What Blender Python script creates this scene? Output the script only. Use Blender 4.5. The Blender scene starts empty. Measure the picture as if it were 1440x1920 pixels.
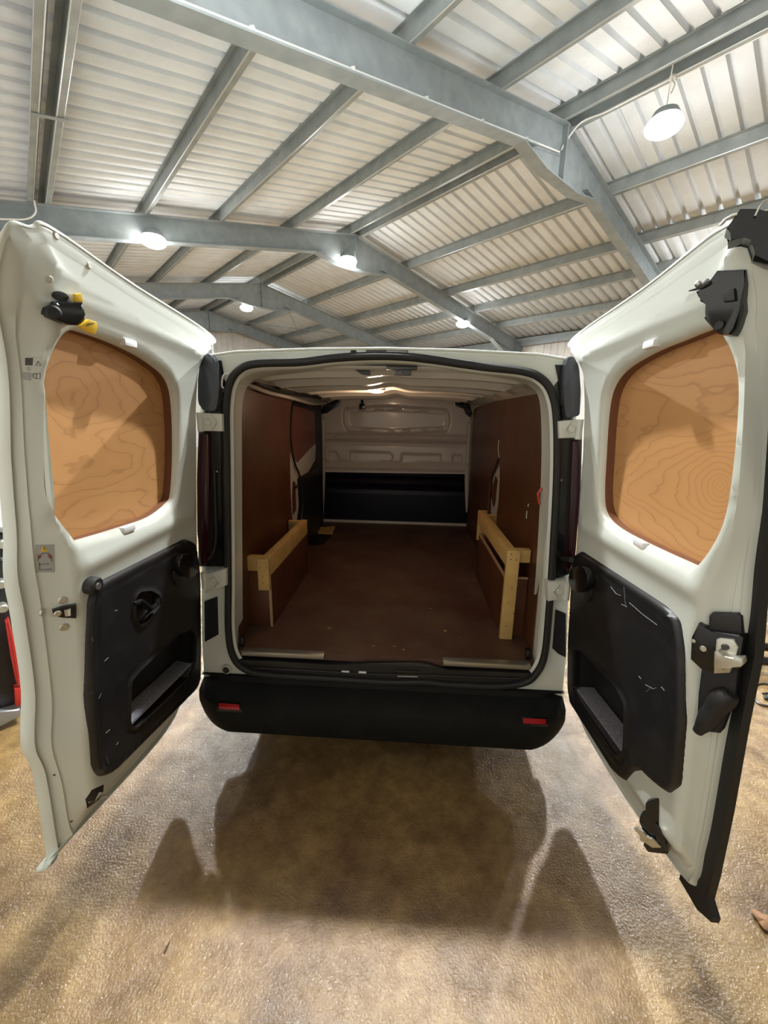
import bpy, bmesh, math, random
import numpy as np
from mathutils import Vector, Matrix
from mathutils.geometry import delaunay_2d_cdt
from mathutils.bvhtree import BVHTree
R = math.radians
random.seed(4)
rng = np.random.default_rng(7)
SC = bpy.context.scene
COL = SC.collection

# ------------------------------------------------------------------ camera
FPX = 760.0
PITCH, YAW, ROLL = R(13.3), R(3.2), R(1.0)
CAM = np.array([0.06, -1.78, 1.72])
def cam_basis():
    cy, sy, cp, sp = math.cos(YAW), math.sin(YAW), math.cos(PITCH), math.sin(PITCH)
    fwd = np.array([-sy*cp, cy*cp, -sp]); right = np.array([cy, sy, 0.0]); up = np.cross(right, fwd)
    c, s = math.cos(ROLL), math.sin(ROLL)
    return np.array([c*right+s*up, -s*right+c*up, fwd])
CB = cam_basis()
cd = bpy.data.cameras.new('camera'); cam = bpy.data.objects.new('camera', cd); COL.objects.link(cam)
mw = Matrix(((CB[0][0], CB[1][0], -CB[2][0], CAM[0]), (CB[0][1], CB[1][1], -CB[2][1], CAM[1]), (CB[0][2], CB[1][2], -CB[2][2], CAM[2]), (0, 0, 0, 1)))
cam.matrix_world = mw
cd.sensor_fit = 'VERTICAL'; cd.sensor_height = 32.0; cd.lens = 32.0*FPX/1920.0
cd.clip_start = 0.02; cd.clip_end = 200
SC.camera = cam

# ------------------------------------------------------------------ world, exposure, lamp powers
w = bpy.data.worlds.new('world'); SC.world = w; w.use_nodes = True
w.node_tree.nodes['Background'].inputs[0].default_value = (0.55, 0.65, 0.8, 1)
w.node_tree.nodes['Background'].inputs[1].default_value = 0.02
SC.view_settings.view_transform = 'Standard'; SC.view_settings.look = 'None'
SC.view_settings.gamma = 1.0; SC.view_settings.use_curve_mapping = False
SC.view_settings.exposure = 0.22
LAMP_W = 360.0
SPILL = 0.18
PAIR = 0.62
LAMP_COL = (0.94, 0.985, 1.0)

# ------------------------------------------------------------------ pixel -> place helpers (reference 1440x1920)
def ray(px, py):
    return CB.T @ np.array([(px-720)/FPX, -(py-960)/FPX, 1.0])
def on_plane(px, py, n, p0):
    d = ray(px, py); n = np.array(n, float); t = ((np.array(p0, float)-CAM) @ n)/(d @ n); return CAM+t*d
def oY(px, py, c): return on_plane(px, py, (0, 1, 0), (0, c, 0))
def oZ(px, py, c): return on_plane(px, py, (0, 0, 1), (0, 0, c))
def oX(px, py, c): return on_plane(px, py, (1, 0, 0), (c, 0, 0))

# ------------------------------------------------------------------ materials
MATS = {}
def mat(name, col, rough=0.5, metal=0.0, coat=0.0, bump=None, var=None, spec=None, coat_r=0.1):
    m = bpy.data.materials.new(name); m.use_nodes = True
    nt = m.node_tree; b = nt.nodes['Principled BSDF']
    b.inputs['Base Color'].default_value = (*col, 1); b.inputs['Roughness'].default_value = rough
    b.inputs['Metallic'].default_value = metal; b.inputs['Coat Weight'].default_value = coat
    b.inputs['Coat Roughness'].default_value = coat_r
    if spec is not None: b.inputs['Specular IOR Level'].default_value = spec
    tc = nt.nodes.new('ShaderNodeTexCoord')
    if var:   # (scale, second colour, contrast low, high)
        n = nt.nodes.new('ShaderNodeTexNoise'); n.inputs['Scale'].default_value = var[0]; n.inputs['Detail'].default_value = 6
        r = nt.nodes.new('ShaderNodeValToRGB'); r.color_ramp.elements[0].position = var[2]; r.color_ramp.elements[1].position = var[3]
        r.color_ramp.elements[0].color = (*col, 1); r.color_ramp.elements[1].color = (*var[1], 1)
        nt.links.new(tc.outputs['Object'], n.inputs['Vector']); nt.links.new(n.outputs['Fac'], r.inputs['Fac'])
        nt.links.new(r.outputs['Color'], b.inputs['Base Color'])
    if bump:  # (scale, strength, distance)
        n = nt.nodes.new('ShaderNodeTexNoise'); n.inputs['Scale'].default_value = bump[0]; n.inputs['Detail'].default_value = 4
        bp = nt.nodes.new('ShaderNodeBump'); bp.inputs['Strength'].default_value = bump[1]; bp.inputs['Distance'].default_value = bump[2]
        nt.links.new(tc.outputs['Object'], n.inputs['Vector']); nt.links.new(n.outputs['Fac'], bp.inputs['Height'])
        nt.links.new(bp.outputs['Normal'], b.inputs['Normal'])
    MATS[name] = m
    return m
WHITE = mat('white_van_paint', (0.68, 0.71, 0.645), 0.32, coat=0.35, var=(3.0, (0.64, 0.67, 0.605), .35, .7), coat_r=.12)
CREAM = mat('cream_interior_paint', (0.56, 0.54, 0.49), 0.38, coat=0.25, var=(4.0, (0.47, 0.45, 0.40), .4, .75))
PRIMER = mat('hinge_metal_painted', (0.62, 0.64, 0.58), 0.4)
BLACKP = mat('black_grained_plastic', (0.012, 0.012, 0.013), 0.42, bump=(900, .25, .0006), var=(14, (0.022, 0.022, 0.023), .5, .8))
BLACKG = mat('gloss_black_plastic', (0.008, 0.008, 0.009), 0.18)
BUMPM = mat('bumper_plastic', (0.008, 0.0085, 0.008), 0.7, spec=.18, bump=(700, .2, .0006), var=(9, (0.014, 0.0145, 0.0135), .45, .8))
RUBBER = mat('black_rubber', (0.012, 0.012, 0.012), 0.6)
MATTEB = mat('matte_black_panel', (0.006, 0.006, 0.009), 0.55)
NAVY = mat('dark_bulkhead_paint', (0.004, 0.004, 0.014), 0.35, spec=.25)
FELT = mat('grey_felt', (0.22, 0.22, 0.25), 0.95, bump=(500, .5, .002), var=(120, (0.14, 0.14, 0.16), .4, .65))
STEEL = mat('zinc_steel', (0.62, 0.61, 0.55), 0.33, metal=0.85, var=(30, (0.5, 0.49, 0.42), .4, .7))
DARKSTEEL = mat('dark_steel', (0.10, 0.10, 0.10), 0.35, metal=0.8)
GALV = mat('galvanised_steel', (0.235, 0.27, 0.285), 0.5, metal=0.15, var=(5, (0.30, 0.335, 0.345), .35, .7), bump=(60, .1, .002))
GALVP = mat('galvanised_purlin', (0.24, 0.27, 0.27), 0.42, metal=0.25, var=(4, (0.33, 0.355, 0.35), .35, .7))
LIPM = mat('purlin_lip_highlight', (0.55, 0.57, 0.56), 0.3, metal=.6)  # same steel as the purlin, paler: highlight put into the colour
SHEET = mat('roof_sheet', (0.72, 0.76, 0.80), 0.75, var=(2.2, (0.635, 0.67, 0.71), .4, .72), bump=(35, .5, .006))
WALLSHEET = mat('wall_sheet', (0.60, 0.57, 0.53), 0.7, var=(2.2, (0.5, 0.48, 0.45), .4, .72))
BLOCK = mat('painted_blockwork', (0.55, 0.52, 0.47), 0.85, bump=(40, .4, .01))
CONDUIT = mat('white_conduit', (0.72, 0.71, 0.68), 0.4)
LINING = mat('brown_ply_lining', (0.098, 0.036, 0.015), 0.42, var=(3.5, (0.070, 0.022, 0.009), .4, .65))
TIMBER = mat('pine_timber', (0.56, 0.37, 0.13), 0.6, var=(9, (0.47, 0.29, 0.09), .4, .7))
PLYEDGE = mat('plywood_edge', (0.42, 0.26, 0.14), 0.7)
YELLOW = mat('yellow_plastic', (0.80, 0.50, 0.03), 0.4)
STICK = mat('sticker_grey', (0.42, 0.43, 0.42), 0.35)
STICKD = mat('sticker_dark', (0.09, 0.09, 0.08), 0.4)
STICKR = mat('sticker_pink', (0.5, 0.25, 0.22), 0.4)
LAMPRED = mat('dark_red_lens', (0.028, 0.002, 0.006), 0.08, coat=.5)
REFL = mat('red_reflector', (0.42, 0.015, 0.02), 0.25, bump=(260, .5, .002))
BLUEGREY = mat('black_cap_blue_sheen', (0.055, 0.062, 0.078), 0.22, coat=.3)  # black plastic cap; its bluish reflection is put into the base colour
ALU = mat('aluminium_strip', (0.36, 0.37, 0.34), 0.3, metal=.8)
TYRE = mat('tyre_rubber', (0.015, 0.015, 0.015), 0.8)
REDM = mat('red_machine_paint', (0.50, 0.03, 0.025), 0.35, coat=.3)
GREYM = mat('grey_machine_metal', (0.35, 0.36, 0.37), 0.4, metal=.5)
WHITEP = mat('white_plastic', (0.75, 0.76, 0.76), 0.4)
REVEALM = mat('stained_ply_edge', (0.17, 0.065, 0.028), 0.6)
REDPLY = mat('red_brown_ply', (0.15, 0.034, 0.014), 0.4)
BHM = mat('cream_paint_dome_lit', (0.60, 0.545, 0.50), 0.32, coat=.5)  # interior cream made lighter and pinker, dome lamp's glow put into the colour
LEAF = mat('dry_leaf', (0.28, 0.15, 0.07), 0.7)
TWIG = mat('dark_twig', (0.06, 0.035, 0.02), 0.8)
DIRT = mat('grime', (0.10, 0.085, 0.06), 0.8)

def emit(name, col, s):
    m = bpy.data.materials.new(name); m.use_nodes = True; nt = m.node_tree
    b = nt.nodes['Principled BSDF']; b.inputs['Base Color'].default_value = (*col, 1)
    b.inputs['Emission Color'].default_value = (*col, 1); b.inputs['Emission Strength'].default_value = s
    return m
LENS = emit('lit_lens', (1.0, 0.95, 0.86), 40.0)
DOME = emit('warm_dome_lens', (1.0, 0.62, 0.28), 9.0)

def ply_material(name, cy, cz, seed, kr, ka):
    m = bpy.data.materials.new(name); m.use_nodes = True; nt = m.node_tree; b = nt.nodes['Principled BSDF']
    b.inputs['Roughness'].default_value = 0.5
    tc = nt.nodes.new('ShaderNodeTexCoord'); mp = nt.nodes.new('ShaderNodeMapping')
    mp.inputs['Location'].default_value = (seed, seed*.7, 0)
    mp.inputs['Scale'].default_value = (1, 1.0, 1.0)
    n = nt.nodes.new('ShaderNodeTexNoise'); n.inputs['Scale'].default_value = 3.2; n.inputs['Detail'].default_value = 4.5; n.inputs['Roughness'].default_value = .42
    mp2 = nt.nodes.new('ShaderNodeMapping'); mp2.inputs['Scale'].default_value = (1, .42, 1.35)
    nt.links.new(tc.outputs['Object'], mp.inputs[0]); nt.links.new(mp.outputs[0], mp2.inputs[0]); nt.links.new(mp2.outputs[0], n.inputs['Vector'])
    mul = nt.nodes.new('ShaderNodeMath'); mul.operation = 'MULTIPLY'; mul.inputs[1].default_value = 14.0
    fr = nt.nodes.new('ShaderNodeMath'); fr.operation = 'FRACT'
    dn = nt.nodes.new('ShaderNodeVectorMath'); dn.operation = 'DISTANCE'
    sp = nt.nodes.new('ShaderNodeSeparateXYZ'); cb = nt.nodes.new('ShaderNodeCombineXYZ'); nt.links.new(tc.outputs['Object'], sp.inputs[0])
    nt.links.new(sp.outputs[1], cb.inputs[1]); nt.links.new(sp.outputs[2], cb.inputs[2]); nt.links.new(cb.outputs[0], dn.inputs[0]); dn.inputs[1].default_value = (0, cy, cz)
    q1 = nt.nodes.new('ShaderNodeMath'); q1.operation = 'MULTIPLY'; q1.inputs[1].default_value = -1.0/kr; nt.links.new(dn.outputs['Value'], q1.inputs[0])
    q2 = nt.nodes.new('ShaderNodeMath'); q2.operation = 'EXPONENT'; nt.links.new(q1.outputs[0], q2.inputs[0])
    q3 = nt.nodes.new('ShaderNodeMath'); q3.operation = 'MULTIPLY_ADD'; q3.inputs[1].default_value = ka; nt.links.new(q2.outputs[0], q3.inputs[0]); nt.links.new(n.outputs['Fac'], q3.inputs[2])
    nt.links.new(q3.outputs[0], mul.inputs[0]); nt.links.new(mul.outputs[0], fr.inputs[0])
    r = nt.nodes.new('ShaderNodeValToRGB'); e = r.color_ramp.elements
    e[0].position = 0.0; e[0].color = (0.47, 0.215, 0.07, 1); e[1].position = 1.0; e[1].color = (0.62, 0.31, 0.115, 1)
    x = e.new(.05); x.color = (0.33, 0.14, 0.042, 1)
    x = e.new(.16); x.color = (0.60, 0.295, 0.105, 1)
    x = e.new(.6); x.color = (0.66, 0.335, 0.125, 1)
    n2 = nt.nodes.new('ShaderNodeTexNoise'); n2.inputs['Scale'].default_value = 2.0; n2.inputs['Detail'].default_value = 8
    nt.links.new(tc.outputs['Object'], n2.inputs['Vector'])
    mx = nt.nodes.new('ShaderNodeMixRGB'); mx.blend_type = 'MULTIPLY'; mx.inputs[0].default_value = .35
    r2 = nt.nodes.new('ShaderNodeValToRGB'); r2.color_ramp.elements[0].color = (.72, .68, .62, 1); r2.color_ramp.elements[0].position = .35; r2.color_ramp.elements[1].position = .65
    nt.links.new(n2.outputs['Fac'], r2.inputs[0]); nt.links.new(fr.outputs[0], r.inputs[0])
    nt.links.new(r.outputs[0], mx.inputs[1]); nt.links.new(r2.outputs[0], mx.inputs[2])
    # flatter base mixed with the figured rings
    mx2 = nt.nodes.new('ShaderNodeMixRGB'); mx2.inputs[0].default_value = .42; mx2.inputs[1].default_value = (0.58, 0.31, 0.125, 1)
    nt.links.new(mx.outputs[0], mx2.inputs[2]); nt.links.new(mx2.outputs[0], b.inputs['Base Color'])
    return m
PLY_L = ply_material('window_ply_rotary_grain', -.66, 1.74, 1.3, .22, .55)
PLY_R = ply_material('window_ply_knotted_grain', -.70, 1.56, 6.1, .085, .60)

def floor_material():
    m = bpy.data.materials.new('worn_glossy_concrete'); m.use_nodes = True; nt = m.node_tree; b = nt.nodes['Principled BSDF']
    tc = nt.nodes.new('ShaderNodeTexCoord')
    def noise(s, d, rg=.6):
        n = nt.nodes.new('ShaderNodeTexNoise'); n.inputs['Scale'].default_value = s; n.inputs['Detail'].default_value = d; n.inputs['Roughness'].default_value = rg
        nt.links.new(tc.outputs['Object'], n.inputs['Vector']); return n
    a = noise(2.2, 8); c = noise(11, 8, .7); g = noise(120, 5, .7)
    r = nt.nodes.new('ShaderNodeValToRGB'); e = r.color_ramp.elements
    e[0].position = .34; e[0].color = (0.14, 0.078, 0.027, 1); e[1].position = .68; e[1].color = (0.33, 0.215, 0.080, 1)
    x = e.new(.5); x.color = (0.24, 0.150, 0.055, 1)
    nt.links.new(a.outputs['Fac'], r.inputs[0])
    r2 = nt.nodes.new('ShaderNodeValToRGB'); r2.color_ramp.elements[0].position = .36; r2.color_ramp.elements[0].color = (.50, .45, .38, 1); r2.color_ramp.elements[1].position = .62
    nt.links.new(c.outputs['Fac'], r2.inputs[0])
    mx = nt.nodes.new('ShaderNodeMixRGB'); mx.blend_type = 'MULTIPLY'; mx.inputs[0].default_value = .75
    nt.links.new(r.outputs[0], mx.inputs[1]); nt.links.new(r2.outputs[0], mx.inputs[2])
    r3 = nt.nodes.new('ShaderNodeValToRGB'); r3.color_ramp.elements[0].position = .35; r3.color_ramp.elements[0].color = (.75, .72, .68, 1); r3.color_ramp.elements[1].position = .6
    nt.links.new(g.outputs['Fac'], r3.inputs[0])
    mx2 = nt.nodes.new('ShaderNodeMixRGB'); mx2.blend_type = 'MULTIPLY'; mx2.inputs[0].default_value = .6
    nt.links.new(mx.outputs[0], mx2.inputs[1]); nt.links.new(r3.outputs[0], mx2.inputs[2]); nt.links.new(mx2.outputs[0], b.inputs['Base Color'])
    rr = nt.nodes.new('ShaderNodeMapRange'); rr.inputs[1].default_value = .35; rr.inputs[2].default_value = .7; rr.inputs[3].default_value = .12; rr.inputs[4].default_value = .26
    nt.links.new(c.outputs['Fac'], rr.inputs[0]); nt.links.new(rr.outputs[0], b.inputs['Roughness'])
    b.inputs['Specular IOR Level'].default_value = .42
    v = nt.nodes.new('ShaderNodeTexNoise'); v.inputs['Scale'].default_value = 110; v.inputs['Detail'].default_value = 4; nt.links.new(tc.outputs['Object'], v.inputs['Vector'])
    bp = nt.nodes.new('ShaderNodeBump'); bp.inputs['Strength'].default_value = .8; bp.inputs['Distance'].default_value = .004
    bp2 = nt.nodes.new('ShaderNodeBump'); bp2.inputs['Strength'].default_value = .35; bp2.inputs['Distance'].default_value = .02
    nt.links.new(v.outputs['Fac'], bp.inputs['Height']); nt.links.new(c.outputs['Fac'], bp2.inputs['Height'])
    nt.links.new(bp2.outputs[0], bp.inputs['Normal']); nt.links.new(bp.outputs[0], b.inputs['Normal'])
    b.inputs['Coat Weight'].default_value = .32; b.inputs['Coat Roughness'].default_value = .09; nt.links.new(bp.outputs[0], b.inputs['Coat Normal'])
    return m
FLOORM = floor_material()

def cargo_floor_material():
    m = bpy.data.materials.new('worn_brown_ply_floor'); m.use_nodes = True; nt = m.node_tree; b = nt.nodes['Principled BSDF']
    tc = nt.nodes.new('ShaderNodeTexCoord')
    n = nt.nodes.new('ShaderNodeTexNoise'); n.inputs['Scale'].default_value = 3.0; n.inputs['Detail'].default_value = 9; n.inputs['Roughness'].default_value = .65
    nt.links.new(tc.outputs['Object'], n.inputs['Vector'])
    r = nt.nodes.new('ShaderNodeValToRGB'); e = r.color_ramp.elements
    e[0].position = .35; e[0].color = (0.064, 0.023, 0.013, 1); e[1].position = .75; e[1].color = (0.13, 0.080, 0.052, 1)
    nt.links.new(n.outputs['Fac'], r.inputs[0]); nt.links.new(r.outputs[0], b.inputs['Base Color'])
    b.inputs['Roughness'].default_value = .55
    return m
CFLOOR = cargo_floor_material()

# ------------------------------------------------------------------ mesh helpers
def link_mesh(name, me, mats, parent=None, sharp=35):
    me.shade_smooth(); me.set_sharp_from_angle(angle=R(sharp))
    o = bpy.data.objects.new(name, me); COL.objects.link(o)
    for m in (mats if isinstance(mats, (list, tuple)) else [mats]): me.materials.append(m)
    if parent: o.parent = parent
    return o
def from_py(name, V, F, mats, parent=None, idx=None, sharp=35, merge=True):
    me = bpy.data.meshes.new(name); me.from_pydata([tuple(map(float, v)) for v in V], [], F); me.update()
    if idx:
        for p, i in zip(me.polygons, idx): p.material_index = i
    bm = bmesh.new(); bm.from_mesh(me)
    if merge: bmesh.ops.remove_doubles(bm, verts=bm.verts, dist=1e-5)
    bmesh.ops.recalc_face_normals(bm, faces=bm.faces); bm.to_mesh(me); bm.free()
    return link_mesh(name, me, mats, parent, sharp)
def tag(o, label=None, cat=None, group=None, kind=None):
    if label: o['label'] = label
    if cat: o['category'] = cat
    if group: o['group'] = group
    if kind: o['kind'] = kind
    return o
def empty(name, loc=(0, 0, 0)):
    o = bpy.data.objects.new(name, None); COL.objects.link(o); o.location = loc; o.empty_display_size = .1
    return o

class MB:
    """collects shapes into one mesh"""
    def __init__(s): s.bm = bmesh.new(); s.mi = 0
    def _tag(s, faces):
        for f in faces: f.material_index = s.mi
    def box(s, lo, hi, bev=0.0, M=None):
        lo = np.array(lo, float); hi = np.array(hi, float)
        r = bmesh.ops.create_cube(s.bm, size=1.0); vs = r['verts']
        c = (lo+hi)/2; d = np.abs(hi-lo)
        for v in vs: v.co = Vector((c[0]+v.co.x*d[0], c[1]+v.co.y*d[1], c[2]+v.co.z*d[2]))
        fs = list({f for v in vs for f in v.link_faces})
        s._tag(fs)
        if bev > 0:
            es = list({e for v in vs for e in v.link_edges})
            rb = bmesh.ops.bevel(s.bm, geom=es, offset=bev, segments=2, affect='EDGES', profile=.6)
            vs = [v for v in rb['verts']]; vs = list({v for f in rb['faces'] for v in f.verts} | set(vs))
            s._tag(rb['faces'])
        if M is not None:
            for v in set(vs): v.co = M @ v.co
        return s
    def prism(s, pts, off, bev=0.0):
        """pts: 3D polygon (planar-ish), off: extrusion vector"""
        n = len(pts); off = Vector(off)
        a = [s.bm.verts.new(Vector(map(float, p))) for p in pts]; b = [s.bm.verts.new(v.co+off) for v in a]
        fs = [s.bm.faces.new(a), s.bm.faces.new(b[::-1])]
        for i in range(n): fs.append(s.bm.faces.new((a[i], b[i], b[(i+1) % n], a[(i+1) % n])))
        s._tag(fs)
        if bev > 0:
            es = [e for f in fs[:2] for e in f.edges]
            rb = bmesh.ops.bevel(s.bm, geom=es, offset=bev, segments=2, affect='EDGES', profile=.6); s._tag(rb['faces'])
        return s
    def tube(s, pts, r, seg=10, closed=False, caps=True):
        P = [Vector(map(float, p)) for p in pts]; n = len(P)
        rs = r if isinstance(r, (list, tuple)) else [r]*n
        rings = []; up = None
        for i in range(n):
            if closed: t = (P[(i+1) % n]-P[i-1])
            else: t = P[min(i+1, n-1)]-P[max(i-1, 0)]
            t.normalize()
            if up is None:
                up = Vector((0, 0, 1)) if abs(t.z) < .9 else Vector((1, 0, 0))
            u = (up-t*up.dot(t)); u = u.normalized() if u.length > 1e-6 else t.orthogonal().normalized(); up = u
            v = t.cross(u)
            rings.append([s.bm.verts.new(P[i]+(u*math.cos(a)+v*math.sin(a))*rs[i]) for a in [2*math.pi*k/seg for k in range(seg)]])
        fs = []
        for i in range(n if closed else n-1):
            A, B = rings[i], rings[(i+1) % n]
            for k in range(seg): fs.append(s.bm.faces.new((A[k], A[(k+1) % seg], B[(k+1) % seg], B[k])))
        if caps and not closed: fs += [s.bm.faces.new(rings[0][::-1]), s.bm.faces.new(rings[-1])]
        s._tag(fs)
        return s
    def cyl(s, a, b, r, seg=20, r2=None, bev=0):
        a = Vector(map(float, a)); b = Vector(map(float, b)); d = b-a; L = d.length; d.normalize()
        r2 = r if r2 is None else r2
        if bev: return s.tube([a, a+d*.0001, a+d*bev, b-d*bev, b-d*.0001, b], [r-bev, r-bev, r, r2, r2-bev, r2-bev], seg)
        return s.tube([a, b], [r, r2], seg)
    def sphere(s, c, rad, sc=(1, 1, 1)):
        r = bmesh.ops.create_uvsphere(s.bm, u_segments=20, v_segments=12, radius=rad)
        for v in r['verts']: v.co = Vector((v.co.x*sc[0]+c[0], v.co.y*sc[1]+c[1], v.co.z*sc[2]+c[2]))
        s._tag({f for v in r['verts'] for f in v.link_faces}); return s
    def build(s, name, mats, parent=None, sharp=35):
        bmesh.ops.recalc_face_normals(s.bm, faces=s.bm.faces)
        me = bpy.data.meshes.new(name); s.bm.to_mesh(me); s.bm.free()
        return link_mesh(name, me, mats, parent, sharp)

def smooth_ring(K, n):
    """closed Catmull-Rom through K, n samples per span"""
    K = np.array(K, float); N = len(K); out = []
    for i in range(N):
        p0, p1, p2, p3 = K[i-1], K[i], K[(i+1) % N], K[(i+2) % N]
        for k in range(n):
            t = k/n
            out.append(.5*((2*p1)+(-p0+p2)*t+(2*p0-5*p1+4*p2-p3)*t*t+(-p0+3*p1-3*p2+p3)*t**3))
    return np.array(out)
def smooth_line(K, n):
    K = np.array(K, float); N = len(K); out = []
    for i in range(N-1):
        p0, p1, p2, p3 = K[max(i-1, 0)], K[i], K[i+1], K[min(i+2, N-1)]
        for k in range(n):
            t = k/n; out.append(.5*((2*p1)+(-p0+p2)*t+(2*p0-5*p1+4*p2-p3)*t*t+(-p0+3*p1-3*p2+p3)*t**3))
    out.append(K[-1]); return np.array(out)
def rround(K, r, n=6):
    """closed polygon with rounded corners of radius r (may be a list)"""
    K = np.array(K, float); N = len(K); out = []
    for i in range(N):
        rr = r[i] if isinstance(r, (list, tuple)) else r
        a, b, c = K[i-1], K[i], K[(i+1) % N]
        u = (a-b); lu = np.linalg.norm(u); v = (c-b); lv = np.linalg.norm(v)
        d = min(rr, lu*.48, lv*.48); p = b+u/lu*d; q = b+v/lv*d
        for k in range(n+1):
            t = k/n; out.append((1-t)**2*p+2*t*(1-t)*b+t*t*q)
    return np.array(out)
def inside(P, poly):
    x, y = P[:, 0], P[:, 1]; res = np.zeros(len(P), bool); n = len(poly)
    for i in range(n):
        x1, y1 = poly[i]; x2, y2 = poly[(i+1) % n]
        c = ((y1 > y) != (y2 > y))
        if y1 != y2: res ^= c & (x < (x2-x1)*(y-y1)/(y2-y1)+x1)
    return res
def dist_poly(P, poly):
    d = np.full(len(P), 9.0); n = len(poly)
    for i in range(n):
        a = np.array(poly[i]); b = np.array(poly[(i+1) % n]); ab = b-a; L = ab @ ab
        if L < 1e-12: continue
        t = np.clip(((P-a) @ ab)/L, 0, 1); d = np.minimum(d, np.linalg.norm(P-(a+t[:, None]*ab), axis=1))
    return d
def sheet2d(outline, holes, step):
    """triangulated 2D region with interior grid. returns V(n,2), F"""
    outline = np.array(outline); pts = [tuple(p) for p in outline]; edges = [(i, (i+1) % len(outline)) for i in range(len(outline))]
    for h in holes:
        b = len(pts); pts += [tuple(p) for p in h]; edges += [(b+i, b+(i+1) % len(h)) for i in range(len(h))]
    if step:
        lo = outline.min(0); hi = outline.max(0)
        gx, gy = np.meshgrid(np.arange(lo[0]+step/2, hi[0], step), np.arange(lo[1]+step/2, hi[1], step))
        gx = gx+(np.arange(gx.shape[0]) % 2)[:, None]*step*.5
        G = np.stack([gx.ravel(), gy.ravel()], 1)
        k = inside(G, outline) & (dist_poly(G, outline) > step*.45)
        for h in holes: k &= ~inside(G, np.array(h)) & (dist_poly(G, np.array(h)) > step*.45)
        pts += [tuple(p) for p in G[k]]
    V, E, F, _, _, _ = delaunay_2d_cdt([Vector(p) for p in pts], edges, [], 0, 1e-6)
    V = np.array([(v.x, v.y) for v in V]); F = [tuple(f) for f in F]
    Cn = np.array([V[list(f)].mean(0) for f in F]); k = inside(Cn, outline)
    for h in holes: k &= ~inside(Cn, np.array(h))
    return V, [f for f, q in zip(F, k) if q]
def plate(name, outline, holes, fn, depth_fn, mats, parent=None, step=.02, sharp=35):
    """solid plate: front surface fn(V2)->Nx3, back surface depth_fn(V2)->Nx3, side walls around outline and holes"""
    V2, F = sheet2d(outline, holes, step)
    A = fn(V2); B = depth_fn(V2); n = len(V2)
    faces = list(F)+[tuple(i+n for i in f[::-1]) for f in F]
    cnt = {}
    for f in F:
        for i in range(len(f)):
            e = (f[i], f[(i+1) % len(f)]); cnt[e] = 1
    for (a, b) in cnt:
        if (b, a) not in cnt: faces.append((b, a, a+n, b+n))
    return from_py(name, list(A)+list(B), faces, mats, parent, sharp=sharp)
def loft(rings, closed_ring=True, cap=(False, False)):
    V = []; F = []; n = len(rings[0])
    for r in rings: V += [tuple(p) for p in r]
    for i in range(len(rings)-1):
        for k in range(n if closed_ring else n-1):
            k2 = (k+1) % n; F.append((i*n+k, i*n+k2, (i+1)*n+k2, (i+1)*n+k))
    if cap[0]: F.append(tuple(range(n))[::-1])
    if cap[1]: F.append(tuple((len(rings)-1)*n+k for k in range(n)))
    return V, F
def join_py(*VF):
    V = []; F = []; I = []
    for j, (v, f, *rest) in enumerate(VF):
        b = len(V); V += list(v); F += [tuple(i+b for i in q) for q in f]; I += [rest[0] if rest else 0]*len(f)
    return V, F, I
class Caster:
    def __init__(s, o):
        bm = bmesh.new(); bm.from_mesh(o.data); s.t = BVHTree.FromBMesh(bm); bm.free()
    def __call__(s, px, py):
        d = Vector(ray(px, py)).normalized(); h = s.t.ray_cast(Vector(CAM), d)
        return (None, None) if h[0] is None else (np.array(h[0]), np.array(h[1] if h[1].dot(d) < 0 else -h[1]))
def decal(name, caster, pts, m, parent, th=.0012, lift=.0, bev=0):
    """a thin plate lying on a curved surface; its outline is given by reference pixels"""
    O = np.array(pts, float); O = O[::-1] if False else O
    dens = []
    for a, b in zip(O, np.roll(O, -1, axis=0)):
        k = max(1, int(np.linalg.norm(b-a)/5))
        for t in range(k): dens.append(a+(b-a)*t/k)
    ext = max(O.max(0)-O.min(0)); V2, F = sheet2d(np.array(dens), [], max(4.0, ext/8) if ext > 9 else 0)
    P = []; N = []
    for p in V2:
        q, n = caster(*p); P.append(q); N.append(n)
    good = [k for k in range(len(P)) if P[k] is not None]
    navg = np.mean([N[k] for k in good], 0); navg /= np.linalg.norm(navg); cavg = np.mean([P[k] for k in good], 0)
    for k in range(len(P)):
        if P[k] is None: P[k] = on_plane(V2[k][0], V2[k][1], navg, cavg); N[k] = navg
    P = np.array(P); n_ = len(P)
    A = P+navg*(lift+th); B = P+navg*(lift-.0008)
    faces = list(F)+[tuple(i+n_ for i in f[::-1]) for f in F]; es = {(f[i], f[(i+1) % len(f)]) for f in F for i in range(len(f))}
    for (a, b) in es:
        if (b, a) not in es: faces.append((b, a, a+n_, b+n_))
    return from_py(name, list(A)+list(B), faces, m, parent, sharp=30)
# ================================================================== the shed
AZ = R(44.5); SL = R(11.2); H0 = 6.30; ZR = 6.50          # purlin underside plane at the ridge
D = np.array([-math.sin(AZ), math.cos(AZ), 0.0]); H = np.array([math.cos(AZ), math.sin(AZ), 0.0])
DV = Vector(D)
def S(d, h, z): return D*d+H*(H0+h)+np.array([0, 0, z])    # d along the shed, h across from the ridge
def zr(h, off=0.0): return ZR+off-abs(h)*math.tan(SL)
TH = math.tan(SL)
D0, D1, HE = -8.0, 20.9, 8.8                                # ends of the shed, half width
ZE = zr(HE)

def structure(o): o['kind'] = 'structure'; return o
# floor
fl = MB().box((-40, -40, -.2), (40, 40, 0)); fl = None
c = [S(D0, -HE, 0), S(D1, -HE, 0), S(D1, HE, 0), S(D0, HE, 0)]
structure(MB().prism(c, (0, 0, -.15)).build('floor', FLOORM))
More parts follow.
